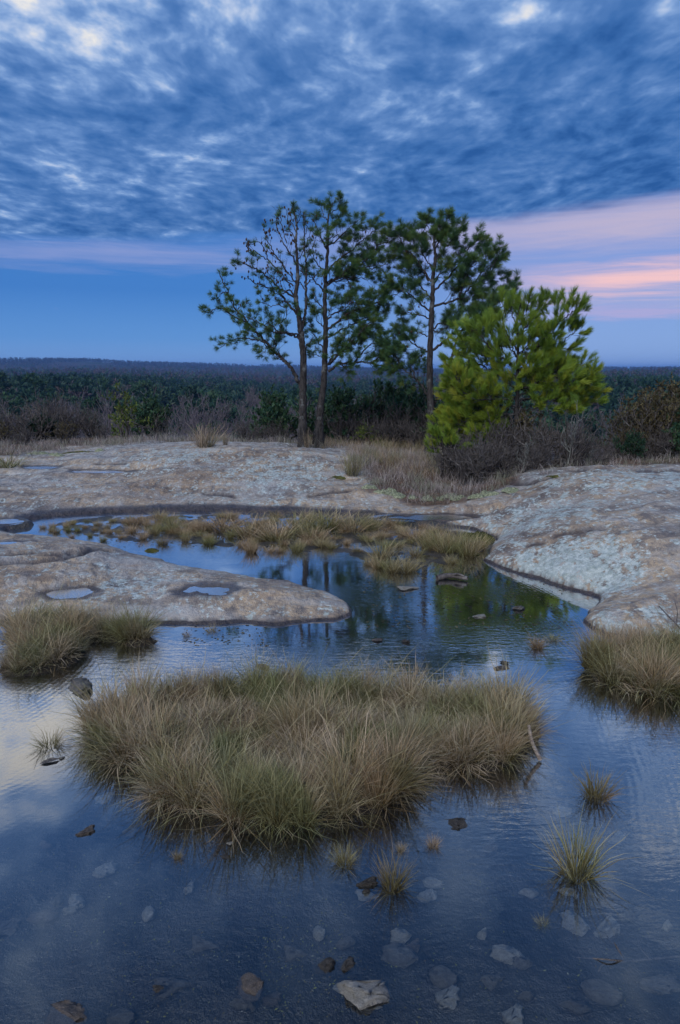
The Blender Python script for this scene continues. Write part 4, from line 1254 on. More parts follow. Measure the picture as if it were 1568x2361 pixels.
meadow('grass', [(690, 1032), (800, 1042), (1010, 1034), (1010, 1012), (700, 1010)], 3500, .28, 'broom', 'tan dry grass at the feet of the pines', 505, .36)
BROOM = tussock_meshes('tussock', 3, 170, .10, .60, .22, 'broom', 330, width=.0028, droop=.22, flop=.05)
BG = 'clumps of tan broom grass'
for u, v, a, b, l in [(475, 1030, 52, 44, 'clump of tall tan grass standing on the far rock crest'), (706, 1036, 16, 40, 'thin upright tan grass at the foot of the forked pine'), (812, 1096, 40, 52, 'tan grass tips at the corner of the dry hollow'), (520, 1030, 14, 28, 'single tan wisp beside the tall clump on the crest'), (880, 1030, 14, 34, 'pale grass wisp behind the hollow, between the pines')]:
    p = onground(u, v)
    tuft(u, v, a, b, BROOM, .15, .55, l, BG, z=p.z)
p = onground(22, 1078)
tuft(18, 1080, 90, 34, DARK, .13, .15, 'dark low grass clump beside the pale puddle on the far rock', BG, z=p.z)


# ================================================================== STONES AND WOOD
def stone_mat(name, c1, c2, c3):
    m, t = material(name)
    pos = t.n('ShaderNodeTexCoord').outputs['Object']
    oi = t.n('ShaderNodeObjectInfo').outputs['Random']
    pv = t.n('ShaderNodeVectorMath', operation='ADD')
    t.set(pv.inputs[0], pos)
    t.set(pv.inputs[1], t.vec(t.m('MULTIPLY', oi, 37.0), t.m('MULTIPLY', oi, 11.0), 0.0))
    n1, n2 = t.noise(pv.outputs[0], 2.2, 6, .7, .3), t.noise(pv.outputs[0], 11.0, 5, .75)
    c = t.mix(t.ss(n1, .35, .68), c1, c2)
    c = t.mix(t.m('MULTIPLY', t.ss(n2, .48, .7), .8), c, c3)
    finish(t, c, .55, t.m('ADD', n1, t.m('MULTIPLY', n2, .6)), .8, .12, .4)
    return m


M['stone_grey'] = stone_mat('grey_stone', (0.10, 0.095, 0.09), (0.24, 0.22, 0.20), (0.40, 0.38, 0.36))
M['stone_dark'] = stone_mat('dark_stone', (0.040, 0.037, 0.034), (0.11, 0.098, 0.088), (0.20, 0.18, 0.16))
M['stone_pale'] = stone_mat('pale_stone', (0.32, 0.31, 0.28), (0.52, 0.50, 0.46), (0.13, 0.12, 0.11))
M['stone_rust'] = stone_mat('rusty_stone', (0.10, 0.084, 0.075), (0.20, 0.165, 0.145), (0.34, 0.31, 0.29))
M['stone_dim'] = stone_mat('silted_stone', (0.13, 0.12, 0.11), (0.25, 0.235, 0.21), (0.12, 0.11, 0.10))


def stone_shape(seed, flat):
    g = np.random.default_rng(seed)
    bm = bmesh.new()
    for _ in range(16):
        v = unit(g.normal(size=3)) * (g.random() ** .25)
        bm.verts.new((v[0], v[1], np.clip(v[2] * 1.3, -.9, .75 if flat else .95)))
    r_ = bmesh.ops.convex_hull(bm, input=bm.verts)
    bmesh.ops.delete(bm, geom=[x for x in r_['geom_interior'] if isinstance(x, bmesh.types.BMVert)], context='VERTS')
    bmesh.ops.bevel(bm, geom=bm.edges[:], offset=.07, segments=1, affect='EDGES', clamp_overlap=True)
    bmesh.ops.triangulate(bm, faces=bm.faces[:])
    bmesh.ops.subdivide_edges(bm, edges=[e for e in bm.edges if e.calc_length() > .35], cuts=1, use_grid_fill=True)
    bmesh.ops.triangulate(bm, faces=bm.faces[:])
    for v in bm.verts:
        v.co += Vector(g.normal(size=3)) * .085
    bmesh.ops.smooth_vert(bm, verts=bm.verts[:], factor=.25, use_axis_x=True, use_axis_y=True, use_axis_z=True)
    for f_ in bm.faces:
        f_.smooth = True
    co = np.array([v.co for v in bm.verts])
    ext = (co.max(0) - co.min(0)) / 2
    mid_ = (co.max(0) + co.min(0)) / 2
    for v in bm.verts:
        v.co = (Vector(v.co) - Vector(mid_))
        v.co = Vector((v.co.x / ext[0], v.co.y / ext[1], v.co.z / ext[2]))
    return bm


SHAPES = {}
for k in range(8):
    for mk in ('grey', 'dark', 'pale', 'rust', 'dim'):
        if k == 0 or True:
            if (k, 'bm') not in SHAPES:
                SHAPES[(k, 'bm')] = stone_shape(700 + k, k % 2 == 0)
            me_ = bpy.data.meshes.new('stone')
            SHAPES[(k, 'bm')].to_mesh(me_)
            me_.materials.append(M['stone_' + mk])
            SHAPES[(k, mk)] = me_
gs = np.random.default_rng(71)


def stone(u, v, wpx, hpx, colr, zc, label, group=None, shape=None, rz=None, thick=None, tilt=0.0, name='stone'):
    """zc: height of the stone's middle; hpx its depth seen foreshortened in the picture"""
    p = onz(u, v, zc)
    dist = (p - cam.location).length
    a = wpx / F * dist / 2
    sn = CAM_H / dist
    b = max(hpx / F * dist / 2 / max(sn, .2), a * .35)
    b = min(b, a * 1.1)
    th = thick * (.72 if zc > -.05 else 1.0) if thick is not None else .35 * min(a, b)
    o = link(name, SHAPES[(int(gs.integers(8)) if shape is None else shape, colr)], None, p, 0, (a, b, th))
    o.rotation_euler = (tilt, 0, gs.uniform(-.35, .35) if rz is None else rz)
    return tag(o, label, 'stone', group)


E = 'stones breaking the water'
stone(184, 1586, 56, 26, 'grey', .010, 'grey boulder in the water between the brownish sedge island and the big one', E, 1, .1, .06)
stone(195, 1918, 42, 18, 'rust', -.004, 'flat reddish stone shaped like a wedge in the near water', E, 2, .3, .022)
stone(1049, 1901, 68, 26, 'dark', -.006, 'flat dark slab in the water past the front of the big sedge island', E, 4, -.1, .018)
stone(836, 2285, 116, 62, 'pale', .004, 'largest smooth stone, wet and shiny, at the bottom of the picture', E, 3, -.35, .062)
stone(751, 2232, 34, 60, 'dark', -.008, 'dark upright shard behind the largest smooth stone', E, 5, 1.25, .045)
stone(800, 2228, 36, 20, 'dark', -.004, 'small dark stone between the shard and the largest stone', E, 6, .5, .02)
stone(580, 2281, 54, 42, 'rust', -.018, 'round mottled brown stone near the bottom, left of the largest one', E, 7, .2, .045)
stone(369, 2283, 34, 16, 'dark', -.006, 'small brown stone tip at the bottom, over a dim sunken slab', E, 0, .0, .02)
stone(155, 2346, 82, 34, 'rust', -.020, 'ragged brown stone at the bottom edge of the picture', E, 1, .1, .045)
stone(844, 2036, 50, 18, 'dark', -.002, 'dark blocky stone beside the pale dry tuft', E, 2, .05, .026)
stone(845, 2054, 18, 10, 'dark', .006, 'small dark stone just below the dark blocky one', E, 3, .0, .015)
stone(515, 1978, 32, 18, 'dark', -.012, 'dark stone in the reflection under the big sedge island', E, 5, .0, .025)
stone(1524, 2274, 78, 30, 'dim', -.030, 'broad grey slab barely breaking the water in the bottom corner', E, 4, .0, .035)
stone(20, 2138, 46, 28, 'dim', -.016, 'dim stone cut by the picture edge in the near water', E, 6, .2, .02)
stone(940, 1356, 56, 10, 'pale', .012, 'long pale flat stone in the mid pool', E, 0, .0, .018)
stone(1196, 1401, 32, 12, 'grey', .012, 'grey hump of stone in the greenish reflection', E, 3, .0, .03)
stone(1105, 1420, 32, 8, 'pale', .004, 'pale flake awash in the mid pool', E, 2, .0, .01)
stone(870, 1476, 26, 7, 'rust', .006, 'small reddish stone in the open mid pool', E, 4, .0, .012)
stone(935, 1478, 20, 8, 'dark', .008, 'small dark stone beside the reddish one in the mid pool', E, 5, .0, .016)
stone(1154, 1541, 40, 12, 'rust', -.002, 'flat brown stone behind the big sedge island', E, 6, .0, .016)
stone(1164, 1528, 18, 7, 'dark', .006, 'little dark stone just behind the flat brown one', E, 7, .0, .012)
stone(605, 1540, 34, 10, 'rust', .0, 'brown stone showing over the back of the big sedge island', E, 1, .0, .03)
stone(142, 1747, 12, 8, 'pale', .004, 'tiny white pebble near the low dark tuft', E, 3, .0, .008)
stone(530, 1944, 16, 9, 'pale', .006, 'tiny white pebble at the front foot of the big sedge island', E, 3, .0, .01)
stone(52, 1206, 8, 4, 'dark', .01, 'tiny dark stone in the far tip of the pool', E, 5, .0, .02)
S = 'stones lying under the water'
for u, v, a, b, c, l in [(1299, 1874, 42, 14, 'pale', 'pale bar-shaped stone under water below the small straw tuft'), (1420, 1933, 36, 14, 'pale', 'pale oval stone under water near the largest tuft'), (1221, 2058, 44, 24, 'pale', 'pale diamond-shaped stone under water below the largest tuft'), (1309, 2058, 40, 12, 'pale', 'pale strip of stone directly under the largest tuft'),
                         (999, 2040, 46, 14, 'pale', 'pale sunken stone right of the pale dry tuft'), (986, 2070, 42, 20, 'pale', 'second pale sunken stone right of the pale dry tuft'), (1129, 1950, 34, 18, 'dim', 'dim sunken stone right of the tiny tuft'), (846, 2067, 52, 16, 'pale', 'whitish sunken stone below the dark blocky stone'),
                         (1324, 2132, 48, 44, 'pale', 'mottled sunken slab standing on end in the right near water'), (1396, 2140, 56, 28, 'pale', 'bright sunken stone in the right near water'), (1446, 2116, 34, 14, 'dim', 'dim sunken stone behind the bright one'), (923, 2162, 42, 20, 'pale', 'bright rounded sunken stone above the largest smooth stone'),
                         (1111, 2155, 20, 14, 'pale', 'small bright sunken cube of stone'), (949, 2183, 36, 20, 'rust', 'brownish sunken stone under the bright rounded one'), (919, 2207, 74, 36, 'dim', 'broad dim sunken slab beside the largest smooth stone'), (1169, 2205, 68, 24, 'pale', 'long pale sunken slab in the lower near water'),
                         (1204, 2224, 40, 12, 'dim', 'thin dim stone under the long pale slab'), (1024, 2258, 60, 34, 'dim', 'slanting dim sunken slab right of the largest stone'), (1139, 2262, 58, 22, 'dim', 'grey sunken stone with a dark tip, low in the near water'), (1031, 2303, 50, 34, 'pale', 'pale square sunken stone at the bottom, right of the largest'),
                         (1184, 2348, 40, 40, 'pale', 'pale pointed sunken stone cut by the bottom edge'), (1214, 2296, 36, 16, 'dim', 'dim reddish sunken stone low on the right'), (1391, 2293, 80, 34, 'dim', 'large dim sunken slab in the lower right'), (799, 2178, 42, 14, 'dim', 'faint flat stone above the dark shard'), (1539, 2139, 18, 10, 'pale', 'small pale pebble under water near the right edge'),
                         (242, 2011, 48, 24, 'pale', 'pale sunken stone below the wedge-shaped stone'), (435, 2051, 24, 14, 'pale', 'small white sunken stone left of the big island reflection'), (175, 2083, 44, 16, 'pale', 'upper of two pale sunken stones in the left near water'), (162, 2099, 34, 12, 'pale', 'lower of two pale sunken stones in the left near water'),
                         (131, 2081, 20, 14, 'dim', 'small dim stone left of the two pale ones'), (95, 2119, 58, 18, 'rust', 'long brownish sunken stone near the left edge'), (342, 2112, 30, 22, 'pale', 'rounded pale sunken stone in the middle of the left near water'), (737, 2156, 26, 22, 'pale', 'squarish white sunken stone above the dark shard'),
                         (400, 2276, 84, 32, 'dim', 'dim sunken slab behind the small brown stone tip'), (625, 2307, 42, 16, 'rust', 'reddish sunken stone right of the round mottled stone'), (280, 2352, 58, 24, 'dim', 'dim sunken stone at the bottom edge beside the ragged one'), (107, 1948, 36, 12, 'rust', 'reddish sunken stone left of the wedge-shaped stone'),
                         (560, 2312, 54, 26, 'dim', 'dim sunken stone under the round mottled one'), (240, 1842, 40, 20, 'pale', 'pale sunken stone off the left end of the big sedge island'), (300, 1918, 36, 20, 'dim', 'dim sunken stone at the left front of the big sedge island'), (1330, 2320, 60, 26, 'dim', 'faint sunken slab at the bottom right'), (1560, 1985, 30, 12, 'rust', 'reddish sunken pebble at the right edge'), (680, 2200, 50, 24, 'dim', 'faint sunken slab left of the dark shard'), (470, 2180, 60, 24, 'dim', 'faint wide sunken slab in the left foreground')]:
    q0 = onz(u, v, -.11)
    bz = hz(q0.x, q0.y)
    stone(u, v, a, b * .9, c, bz + .010, l, S, thick=.030)


def wood_mat():
    m, t = material('weathered_wood')
    pos = t.n('ShaderNodeTexCoord').outputs['Object']
    n = t.noise(t.map(pos, (14, 60, 60)), 1.0, 5, .65)
    finish(t, t.mix(t.ss(n, .35, .65), (0.16, 0.13, 0.11), (0.38, 0.33, 0.29)), .8, n, .8, .005)
    return m


M['wood'] = wood_mat()


def stick(name, paths, mat, label, cat='stick', group=None):
    tb = Tubes()
    c = np.array(paths[0][0][0], float)
    for P, r0, r1 in paths:
        Q = catmull([np.array(x) - c for x in P], 5)
        tb.add(Q, np.linspace(r0, r1, len(Q)), 7)
    return tag(link(name, tb.mesh(name, M[mat]), None, c), label, cat, group)


a_, b_ = onz(1246, 1752, .01), onz(1246, 1752, .01)
top_ = ony(1219, 1672, a_.y + .05)
stick('peeled_stick', [([tuple(a_), tuple((a_ + top_) / 2 + Vector((-.012, 0, .0))), tuple(top_)], .012, .009)], 'wood', 'pale peeled stick leaning out of the end of the big sedge island')
q0, q1, q2 = onz(1008, 1333, .02), onz(1040, 1327, .035), onz(1078, 1334, .03)
stick('driftwood', [([tuple(q0), tuple(q1), tuple(q2)], .034, .022), ([tuple(q1), tuple(q1 + Vector((.06, -.05, .03))), tuple(q1 + Vector((.12, -.09, .02)))], .018, .008)], 'twig', 'short weathered log lying in the shallow water before the domed rock', 'log')
p0 = [onz(*x) for x in ((1568, 2205, -.05), (1500, 2212, -.03), (1440, 2217, -.005), (1395, 2222, -.03), (1380, 2240, -.08))]
stick('bare_twig', [([tuple(x) for x in p0], .005, .003), ([tuple(p0[2]), tuple(onz(1420, 2180, .0)), tuple(onz(1400, 2160, -.02))], .0035, .002), ([tuple(p0[2]), tuple(onz(1400, 2213, .01)), tuple(onz(1330, 2208, -.02))], .0035, .002), ([tuple(p0[1]), tuple(onz(1480, 2190, -.01)), tuple(onz(1470, 2160, -.03))], .003, .002)],
      'twig', 'branched bare twig lying in the near water at the lower right', 'twig')
z_ = .2
stick('bare_twig', [([tuple(onz(1600, 1480, .1)), tuple(onz(1560, 1440, .22)), tuple(onz(1520, 1398, .30))], .007, .004), ([tuple(onz(1560, 1440, .22)), tuple(onz(1562, 1410, .28)), tuple(onz(1556, 1385, .33))], .004, .002)],
      'twig', 'dark bare twig slanting up over the lichened rock at the picture edge', 'twig')
z_ = onz(112, 1756, .004)
mb = mesh_np('fallen_leaf', [(-.035, -.006, 0), (-.01, -.016, .004), (.03, -.010, .006), (.045, .004, .002), (.01, .014, .008), (-.02, .010, .003), (0, 0, -.002)], np.array([(6, 0, 1), (6, 1, 2), (6, 2, 3), (6, 3, 4), (6, 4, 5), (6, 5, 0)]), M['stone_dark'])
tag(link('fallen_leaf', mb, None, z_, .4, 1.3), 'dark curled leaf floating below the low dark tuft', 'leaf')


def litter(name, regions, n, z, size, mat, label, seed):
    g = np.random.default_rng(seed)
    C = []
    for (u0, v0, u1, v1, k) in regions:
        uv = g.random((int(n * k), 2))
        for a, b in uv:
            C.append(onz(u0 + (u1 - u0) * a, v0 + (v1 - v0) * b, z))
    C = np.array(C)
    if z < -.01:
        C[:, 2] = ground_h(C[:, 0], C[:, 1]) + .006
    else:
        C = C[sdist(C[:, 0], C[:, 1], POND) < -.02]
    m_ = len(C)
    a = g.random(m_) * 6.28
    s_ = size * (.4 + 1.0 * g.random(m_) ** 2)
    ex, ey = np.c_[np.cos(a), np.sin(a), g.normal(size=m_) * .15], np.c_[-np.sin(a), np.cos(a), g.normal(size=m_) * .15]
    V = np.stack([C - ex * s_[:, None], C - ey * (s_ * .45)[:, None], C + ex * s_[:, None], C + ey * (s_ * .45)[:, None]], 1).reshape(-1, 3)
    at = np.zeros((m_ * 4, 4), np.float32)
    at[:, 0] = np.repeat(g.random(m_), 4)
    at[:, 2] = np.repeat(g.random(m_), 4)
    c0 = V.mean(0)
    o = link(name, mesh_np(name, V - c0, np.arange(m_ * 4).reshape(-1, 4), M[mat], False, {'tint': at}), None, c0)
    tag(o, label, 'debris', None, 'stuff')


M['litter'] = needle_mat('bed_litter', [(0.16, 0.10, 0.05), (0.24, 0.20, 0.07), (0.28, 0.27, 0.06)], (0.40, 0.38, 0.28))
litter('leaf_litter', [(600, 2060, 800, 2340, 1.0), (250, 2000, 700, 2360, .8), (0, 1950, 400, 2200, .5), (800, 2000, 1500, 2350, .8)], 420, -.11, .0055, 'litter', 'tiny yellowish leaf bits scattered over the pond bed', 81)
litter('floating_debris', [(840, 1330, 1320, 1450, 1.6), (420, 1440, 620, 1490, .4), (230, 1238, 500, 1262, .8), (930, 1300, 1100, 1330, .5)], 380, .002, .016, 'leaf_brown', 'dark plant scraps floating on the shallow pool', 82)


# ================================================================== SHRUBS
def grow(tb, p, d, L, r, depth, g, ends, split=3, wob=.28, up=.12, sides=4, ratio=.68, rmin=.0042):
    n = 4
    pts = [np.array(p)]
    dd = np.array(d)
    for k in range(n):
        dd = unit(dd + g.normal(size=3) * wob + np.array([0, 0, up]))
        pts.append(pts[-1] + dd * L / n)
    tb.add(np.array(pts), np.maximum(np.linspace(r, r * .55, n + 1), rmin), sides)
    if depth == 0:
        ends.append((pts[-1], dd))
        ends.append((pts[2], dd))
        return
    for k in range(split):
        i = int(g.integers(1, n + 1)) if k else n
        nd = unit(dd * .8 + unit(g.normal(size=3)) * .75 + np.array([0, 0, .15]))
        grow(tb, pts[i], nd, L * ratio * g.uniform(.75, 1.15), r * .55 if k else r * .6, depth - 1, g, ends, split, wob, up, 3, ratio, rmin)


def shrub_proto(name, seed, height, stems, mat, leaves=None, leaf_n=3, leaf_size=.03, depth=3, spread=.55, pale=0, lean=0.0):
    g = np.random.default_rng(seed)
    root = bpy.data.objects.new(name, None)
    COL.objects.link(root)
    ends = []
    for k in range(stems):
        tb = Tubes()
        a = g.random() * 6.28
        d = unit(np.array([math.cos(a) * spread + lean, math.sin(a) * spread, 1.0]))
        base = np.array([math.cos(a) * .08, math.sin(a) * .08, -.06])
        grow(tb, base, d, height * .42 * g.uniform(.8, 1.15), .021 * height * g.uniform(.8, 1.3), depth, g, ends)
        link('stem', tb.mesh('stem', M['pale_twig' if k < pale else mat]), root)
    if leaves:
        P = np.array([e[0] for e in ends])
        D = np.array([e[1] for e in ends])
        V, Fc, at = needles(P, D, leaf_size, leaf_n, leaf_size * .28, 1.3, g, 1.2)
        link('leaves', mesh_np('leaves', V, Fc, M[leaves], False, {'tint': at}), root)
    return root


protos = {
    'bare': [shrub_proto('bare_shrub', 900 + k, 1.0, 13, 'twig', depth=3) for k in range(3)],
    'pale': [shrub_proto('lichened_shrub', 910 + k, 1.0, 8, 'twig', depth=3, pale=2) for k in range(2)],
    'brown': [shrub_proto('leafy_shrub', 920 + k, 1.0, 11, 'twig', 'leaf_brown', 5, .05, depth=3) for k in range(2)],
    'green': [shrub_proto('evergreen_shrub', 930, 1.0, 5, 'twig', 'leaf_green', 7, .055, depth=3, spread=.7)],
    'dark': [shrub_proto('dark_shrub', 940 + k, 1.0, 12, 'twig', 'needle_far', 9, .075, depth=3, spread=.75) for k in range(2)],
}
_used = set()


def place(kind, u, v_top, Y, label, group, wide=1.0, gx=None):
    lst = protos[kind]
    g = gx or g4
    src = lst[int(g.integers(len(lst)))]
    p = ony(u, 1060, Y)
    z = hz(p.x, Y)
    top = ony(u, v_top, Y).z
    h = max(.25, top - z) * 1.28
    if src.name in _used:
        o = copy_tree(src)
    else:
        o = src
        _used.add(src.name)
    o.location = (p.x, Y, z)
    o.rotation_euler = (0, 0, g.random() * 6.28)
    o.scale = (h * wide * .85, h * wide * .85, h)
    return tag(o, label, 'shrub', group)


ORD = 'first second third fourth fifth sixth seventh eighth ninth tenth eleventh twelfth thirteenth fourteenth'.split()
_cnt = {}


def nth(text):
    """labels of look-alikes, told apart by their order from the left (the lists below are sorted so)"""
    _cnt[text] = _cnt.get(text, 0) + 1
    return text % ORD[_cnt[text] - 1]


SH = 'shrubs behind the granite'
gsx = np.random.default_rng(123)
SHL = []
for u, vt, Y, kd, w_ in [(1030, 1010, 11.9, 'bare', 1.0), (1062, 985, 12.2, 'bare', 1.0), (1095, 1000, 11.6, 'bare', 1.1), (1130, 975, 12.0, 'bare', 1.0), (1165, 960, 12.3, 'bare', 1.0), (1225, 970, 11.8, 'bare', 1.0), (1262, 950, 12.2, 'bare', 1.0), (1340, 985, 11.9, 'bare', 1.0), (1372, 1000, 12.2, 'bare', 1.0), (1080, 1030, 11.3, 'bare', 1.2), (1150, 1025, 11.4, 'bare', 1.2),
                         (1240, 1025, 11.3, 'bare', 1.2), (1320, 1035, 11.5, 'bare', 1.2), (1200, 945, 12.9, 'brown', 1.0)]:
    SHL.append((u, vt, Y, kd, w_))
for u, vt, Y, kd, w_ in sorted(SHL):
    place(kd, u, vt, Y, nth('dark bare shrub, %s from the left in the tangle under the young pine') if kd == 'bare' else 'taller brown shrub rising inside the skirt of the bright young pine', SH if kd == 'bare' else None, w_, gsx)
place('pale', 1302, 948, 11.7, 'tallest white-limbed lichened shrub right below the young pine', 'lichened shrubs', .8, gsx)
place('pale', 1195, 1015, 11.3, 'white-limbed shrub under the middle of the young pine', 'lichened shrubs', 1.0, gsx)
place('pale', 1120, 1020, 11.5, 'white-limbed shrub at the left end of the tangle under the young pine', 'lichened shrubs', 1.0, gsx)
place('pale', 1355, 1030, 11.6, 'low white-limbed shrub spreading towards the slab behind the domed rock', 'lichened shrubs', 1.3, gsx)
for u, vt, Y, kd in sorted([(1430, 985, 13.0, 'brown'), (1475, 950, 13.4, 'brown'), (1520, 915, 13.2, 'brown'), (1565, 890, 13.6, 'brown'), (1610, 880, 13.2, 'brown'), (1500, 985, 12.6, 'bare'), (1550, 980, 12.5, 'bare'), (1400, 1010, 12.8, 'bare'), (1450, 1010, 12.4, 'dark'), (1590, 960, 12.6, 'dark'), (1660, 900, 13.0, 'brown'), (1535, 930, 13.8, 'dark')]):
    place(kd, u, vt, Y, nth({'brown': '%s brown-leaved shrub from the left behind the domed rock', 'bare': '%s bare grey shrub from the left before the brown thicket behind the domed rock', 'dark': '%s dark green shrub from the left in the thicket behind the domed rock'}[kd]), 'thicket behind the domed rock', 1.0, gsx)
for u, vt, Y, kd in sorted([(-30, 935, 17.0, 'bare'), (25, 945, 17.8, 'bare'), (75, 925, 17.2, 'bare'), (125, 910, 18.0, 'bare'), (165, 930, 18.4, 'bare'), (215, 935, 18.2, 'bare'), (5, 975, 16.2, 'brown'), (60, 985, 15.8, 'bare'), (150, 975, 16.8, 'brown'), (100, 960, 17.6, 'dark'), (240, 975, 17.4, 'bare')]):
    place(kd, u, vt, Y, nth({'brown': '%s russet shrub from the left, low in the thicket at the left edge', 'bare': '%s grey bare shrub from the left in the thicket at the left edge', 'dark': '%s dark evergreen shrub from the left in the thicket at the left edge'}[kd]), 'thicket at the left edge', 1.0, gsx)
place('green', 290, 912, 17.5, 'shrub with a spray of yellow-green leaves above the far rock', None, .9, gsx)
place('dark', 345, 925, 17.8, 'rounded dark shrub beside the one with yellow-green leaves', None, .9, gsx)
place('pale', 372, 935, 17.3, 'lichen-limbed crooked shrub before the rounded dark shrub', 'lichened shrubs', .9, gsx)
for u, vt, Y, kd in sorted([(570, 965, 16.5, 'bare'), (600, 985, 17.2, 'bare'), (650, 930, 17.8, 'dark'), (640, 970, 16.8, 'bare'), (770, 925, 17.4, 'dark'), (800, 940, 16.9, 'bare'), (850, 905, 17.6, 'bare'), (900, 895, 17.9, 'dark'), (930, 920, 16.8, 'bare'), (970, 900, 17.3, 'dark'), (1000, 930, 16.4, 'bare'), (880, 950, 16.3, 'bare'), (825, 960, 17.0, 'bare'), (720, 950, 18.0, 'bare'), (960, 960, 15.8, 'bare'), (1040, 900, 16.6, 'dark')]):
    place(kd, u, vt, Y, nth({'bare': '%s dark bare shrub from the left behind the pine trunks', 'dark': '%s dark leafy shrub from the left behind the pine trunks'}[kd]), 'shrubs behind the pine trunks', 1.0, gsx)
place('green', 842, 985, 16.0, 'small bright green bush between the pine trunks', None, 1.3, gsx)
for lst in protos.values():
    for o in lst:
        if o.name not in _used:
            for c in list(o.children):
                bpy.data.objects.remove(c)
            bpy.data.objects.remove(o)


# ================================================================== THE VALLEY WOOD
def far_pine(seed, H_=13.0, tufts=190, cnt=14):
    g = np.random.default_rng(seed)
    root = bpy.data.objects.new('valley_pine', None)
    COL.objects.link(root)
    tb = Tubes()
    P = np.array([[0, 0, -.5], [g.normal() * .15, g.normal() * .15, H_ * .5], [g.normal() * .3, g.normal() * .3, H_ * .97]])
    tb.add(catmull(P, 4), np.linspace(.20, .05, 9), 5)
    link('trunk', tb.mesh('trunk', M['twig']), root)
    pos, dr = [], []
    nl = 17
    for k in range(nl):
        f = .34 + .64 * k / nl
        a = k * 2.4 + g.random()
        rad = H_ * .25 * math.sin(min(1, (1.04 - f) / .5) * 1.45) * g.uniform(.7, 1.2)
        c = np.array([math.cos(a) * rad, math.sin(a) * rad, H_ * f + g.normal() * .3])
        for _ in range(tufts // nl):
            q = c + g.normal(size=3) * np.array([.75, .75, .42])
            pos.append(q)
            dr.append(unit(np.array([q[0] * .4, q[1] * .4, .8]) + g.normal(size=3) * .3))
    V, Fc, at = needles(np.array(pos), np.array(dr), 1.15, cnt, .20, 1.15, g, .4)
    link('crown', mesh_np('crown', V, Fc, M['needle_far'], False, {'tint': at}), root)
    return root


def bare_tree(seed, H_=11.0):
    g = np.random.default_rng(seed)
    root = bpy.data.objects.new('bare_tree', None)
    COL.objects.link(root)
    tb = Tubes()
    pts = [np.array([0, 0, -.5])]
    d_ = np.array([0, 0, 1.0])
    for k in range(6):
        d_ = unit(d_ + g.normal(size=3) * .10)
        pts.append(pts[-1] + d_ * H_ * .14)
    tb.add(np.array(pts), np.linspace(.15, .06, 7), 5)
    link('trunk', tb.mesh('trunk', M['grey_twig']), root)
    tb = Tubes()
    ends = []
    for k in range(9):
        a = k * 2.4 + g.random()
        i = 2 + k % 5
        grow(tb, pts[i], unit(np.array([math.cos(a) * .6, math.sin(a) * .6, .9])), H_ * .22, .055, 3, g, ends, 4, .16, .14, 3, .66, .024)
    link('crown', tb.mesh('crown', M['grey_twig']), root)
    return root


VP = [far_pine(1000 + k, 13.0 + (k % 3)) for k in range(5)]
VB = [bare_tree(1100 + k, 11.0 + (k % 2)) for k in range(4)]
_used2 = set()
gv = np.random.default_rng(321)
placed = []


def put(src, x, y, s, label, cat, group):
    if src.name in _used2:
        o = copy_tree(src)
    else:
        o = src
        _used2.add(src.name)
    o.location = (x, y, hz(x, y))
    o.rotation_euler = (0, 0, gv.random() * 6.28)
    o.scale = (s, s, s * gv.uniform(.9, 1.12))
    a = math.degrees(math.atan2(x, y))
    zone = ', far left of the forked pine' if a < -15 else ', seen left of the forked pine' if a < -5 else ', seen between the pine trunks' if a < 6 else ', seen right of the young pine'
    if 'domed rock' in label:
        zone = ''
    tag(o, label + zone, cat, group + zone)


def spots(n, r0, r1, a0, a1, gap, pw=1.0):
    out, tries = [], 0
    while len(out) < n and tries < 20000:
        tries += 1
        r = r0 + (r1 - r0) * gv.random() ** pw
        a = R(gv.uniform(a0, a1))
        x, y = r * math.sin(a), r * math.cos(a)
        if all((x - p_[0]) ** 2 + (y - p_[1]) ** 2 > gap * gap for p_ in placed):
            placed.append((x, y))
            out.append((x, y))
    return out


for x, y in spots(130, 118, 260, -31, 31, 7.0):
    put(VP[int(gv.integers(5))], x, y, gv.uniform(.85, 1.25), 'dark green pine rising from the valley wood', 'pine tree', 'pines of the valley wood')
for x, y in spots(64, 92, 126, -30, 9, 3.4):
    put(VB[int(gv.integers(4))], x, y, gv.uniform(1.1, 1.5), 'bare mauve tree at the near valley edge', 'bare tree', 'bare trees of the valley wood')
for x, y in spots(60, 110, 220, -31, 31, 3.5):
    put(VB[int(gv.integers(4))], x, y, gv.uniform(1.1, 1.4), 'bare mauve tree among the valley pines', 'bare tree', 'bare trees among the valley pines')
for x, y in spots(16, 78, 100, 12, 31, 4.5):
    put(VP[int(gv.integers(5))], x, y, gv.uniform(.8, 1.0), 'dark pine at the near edge of the valley wood, beyond the domed rock', 'pine tree', 'near pines beyond the domed rock')


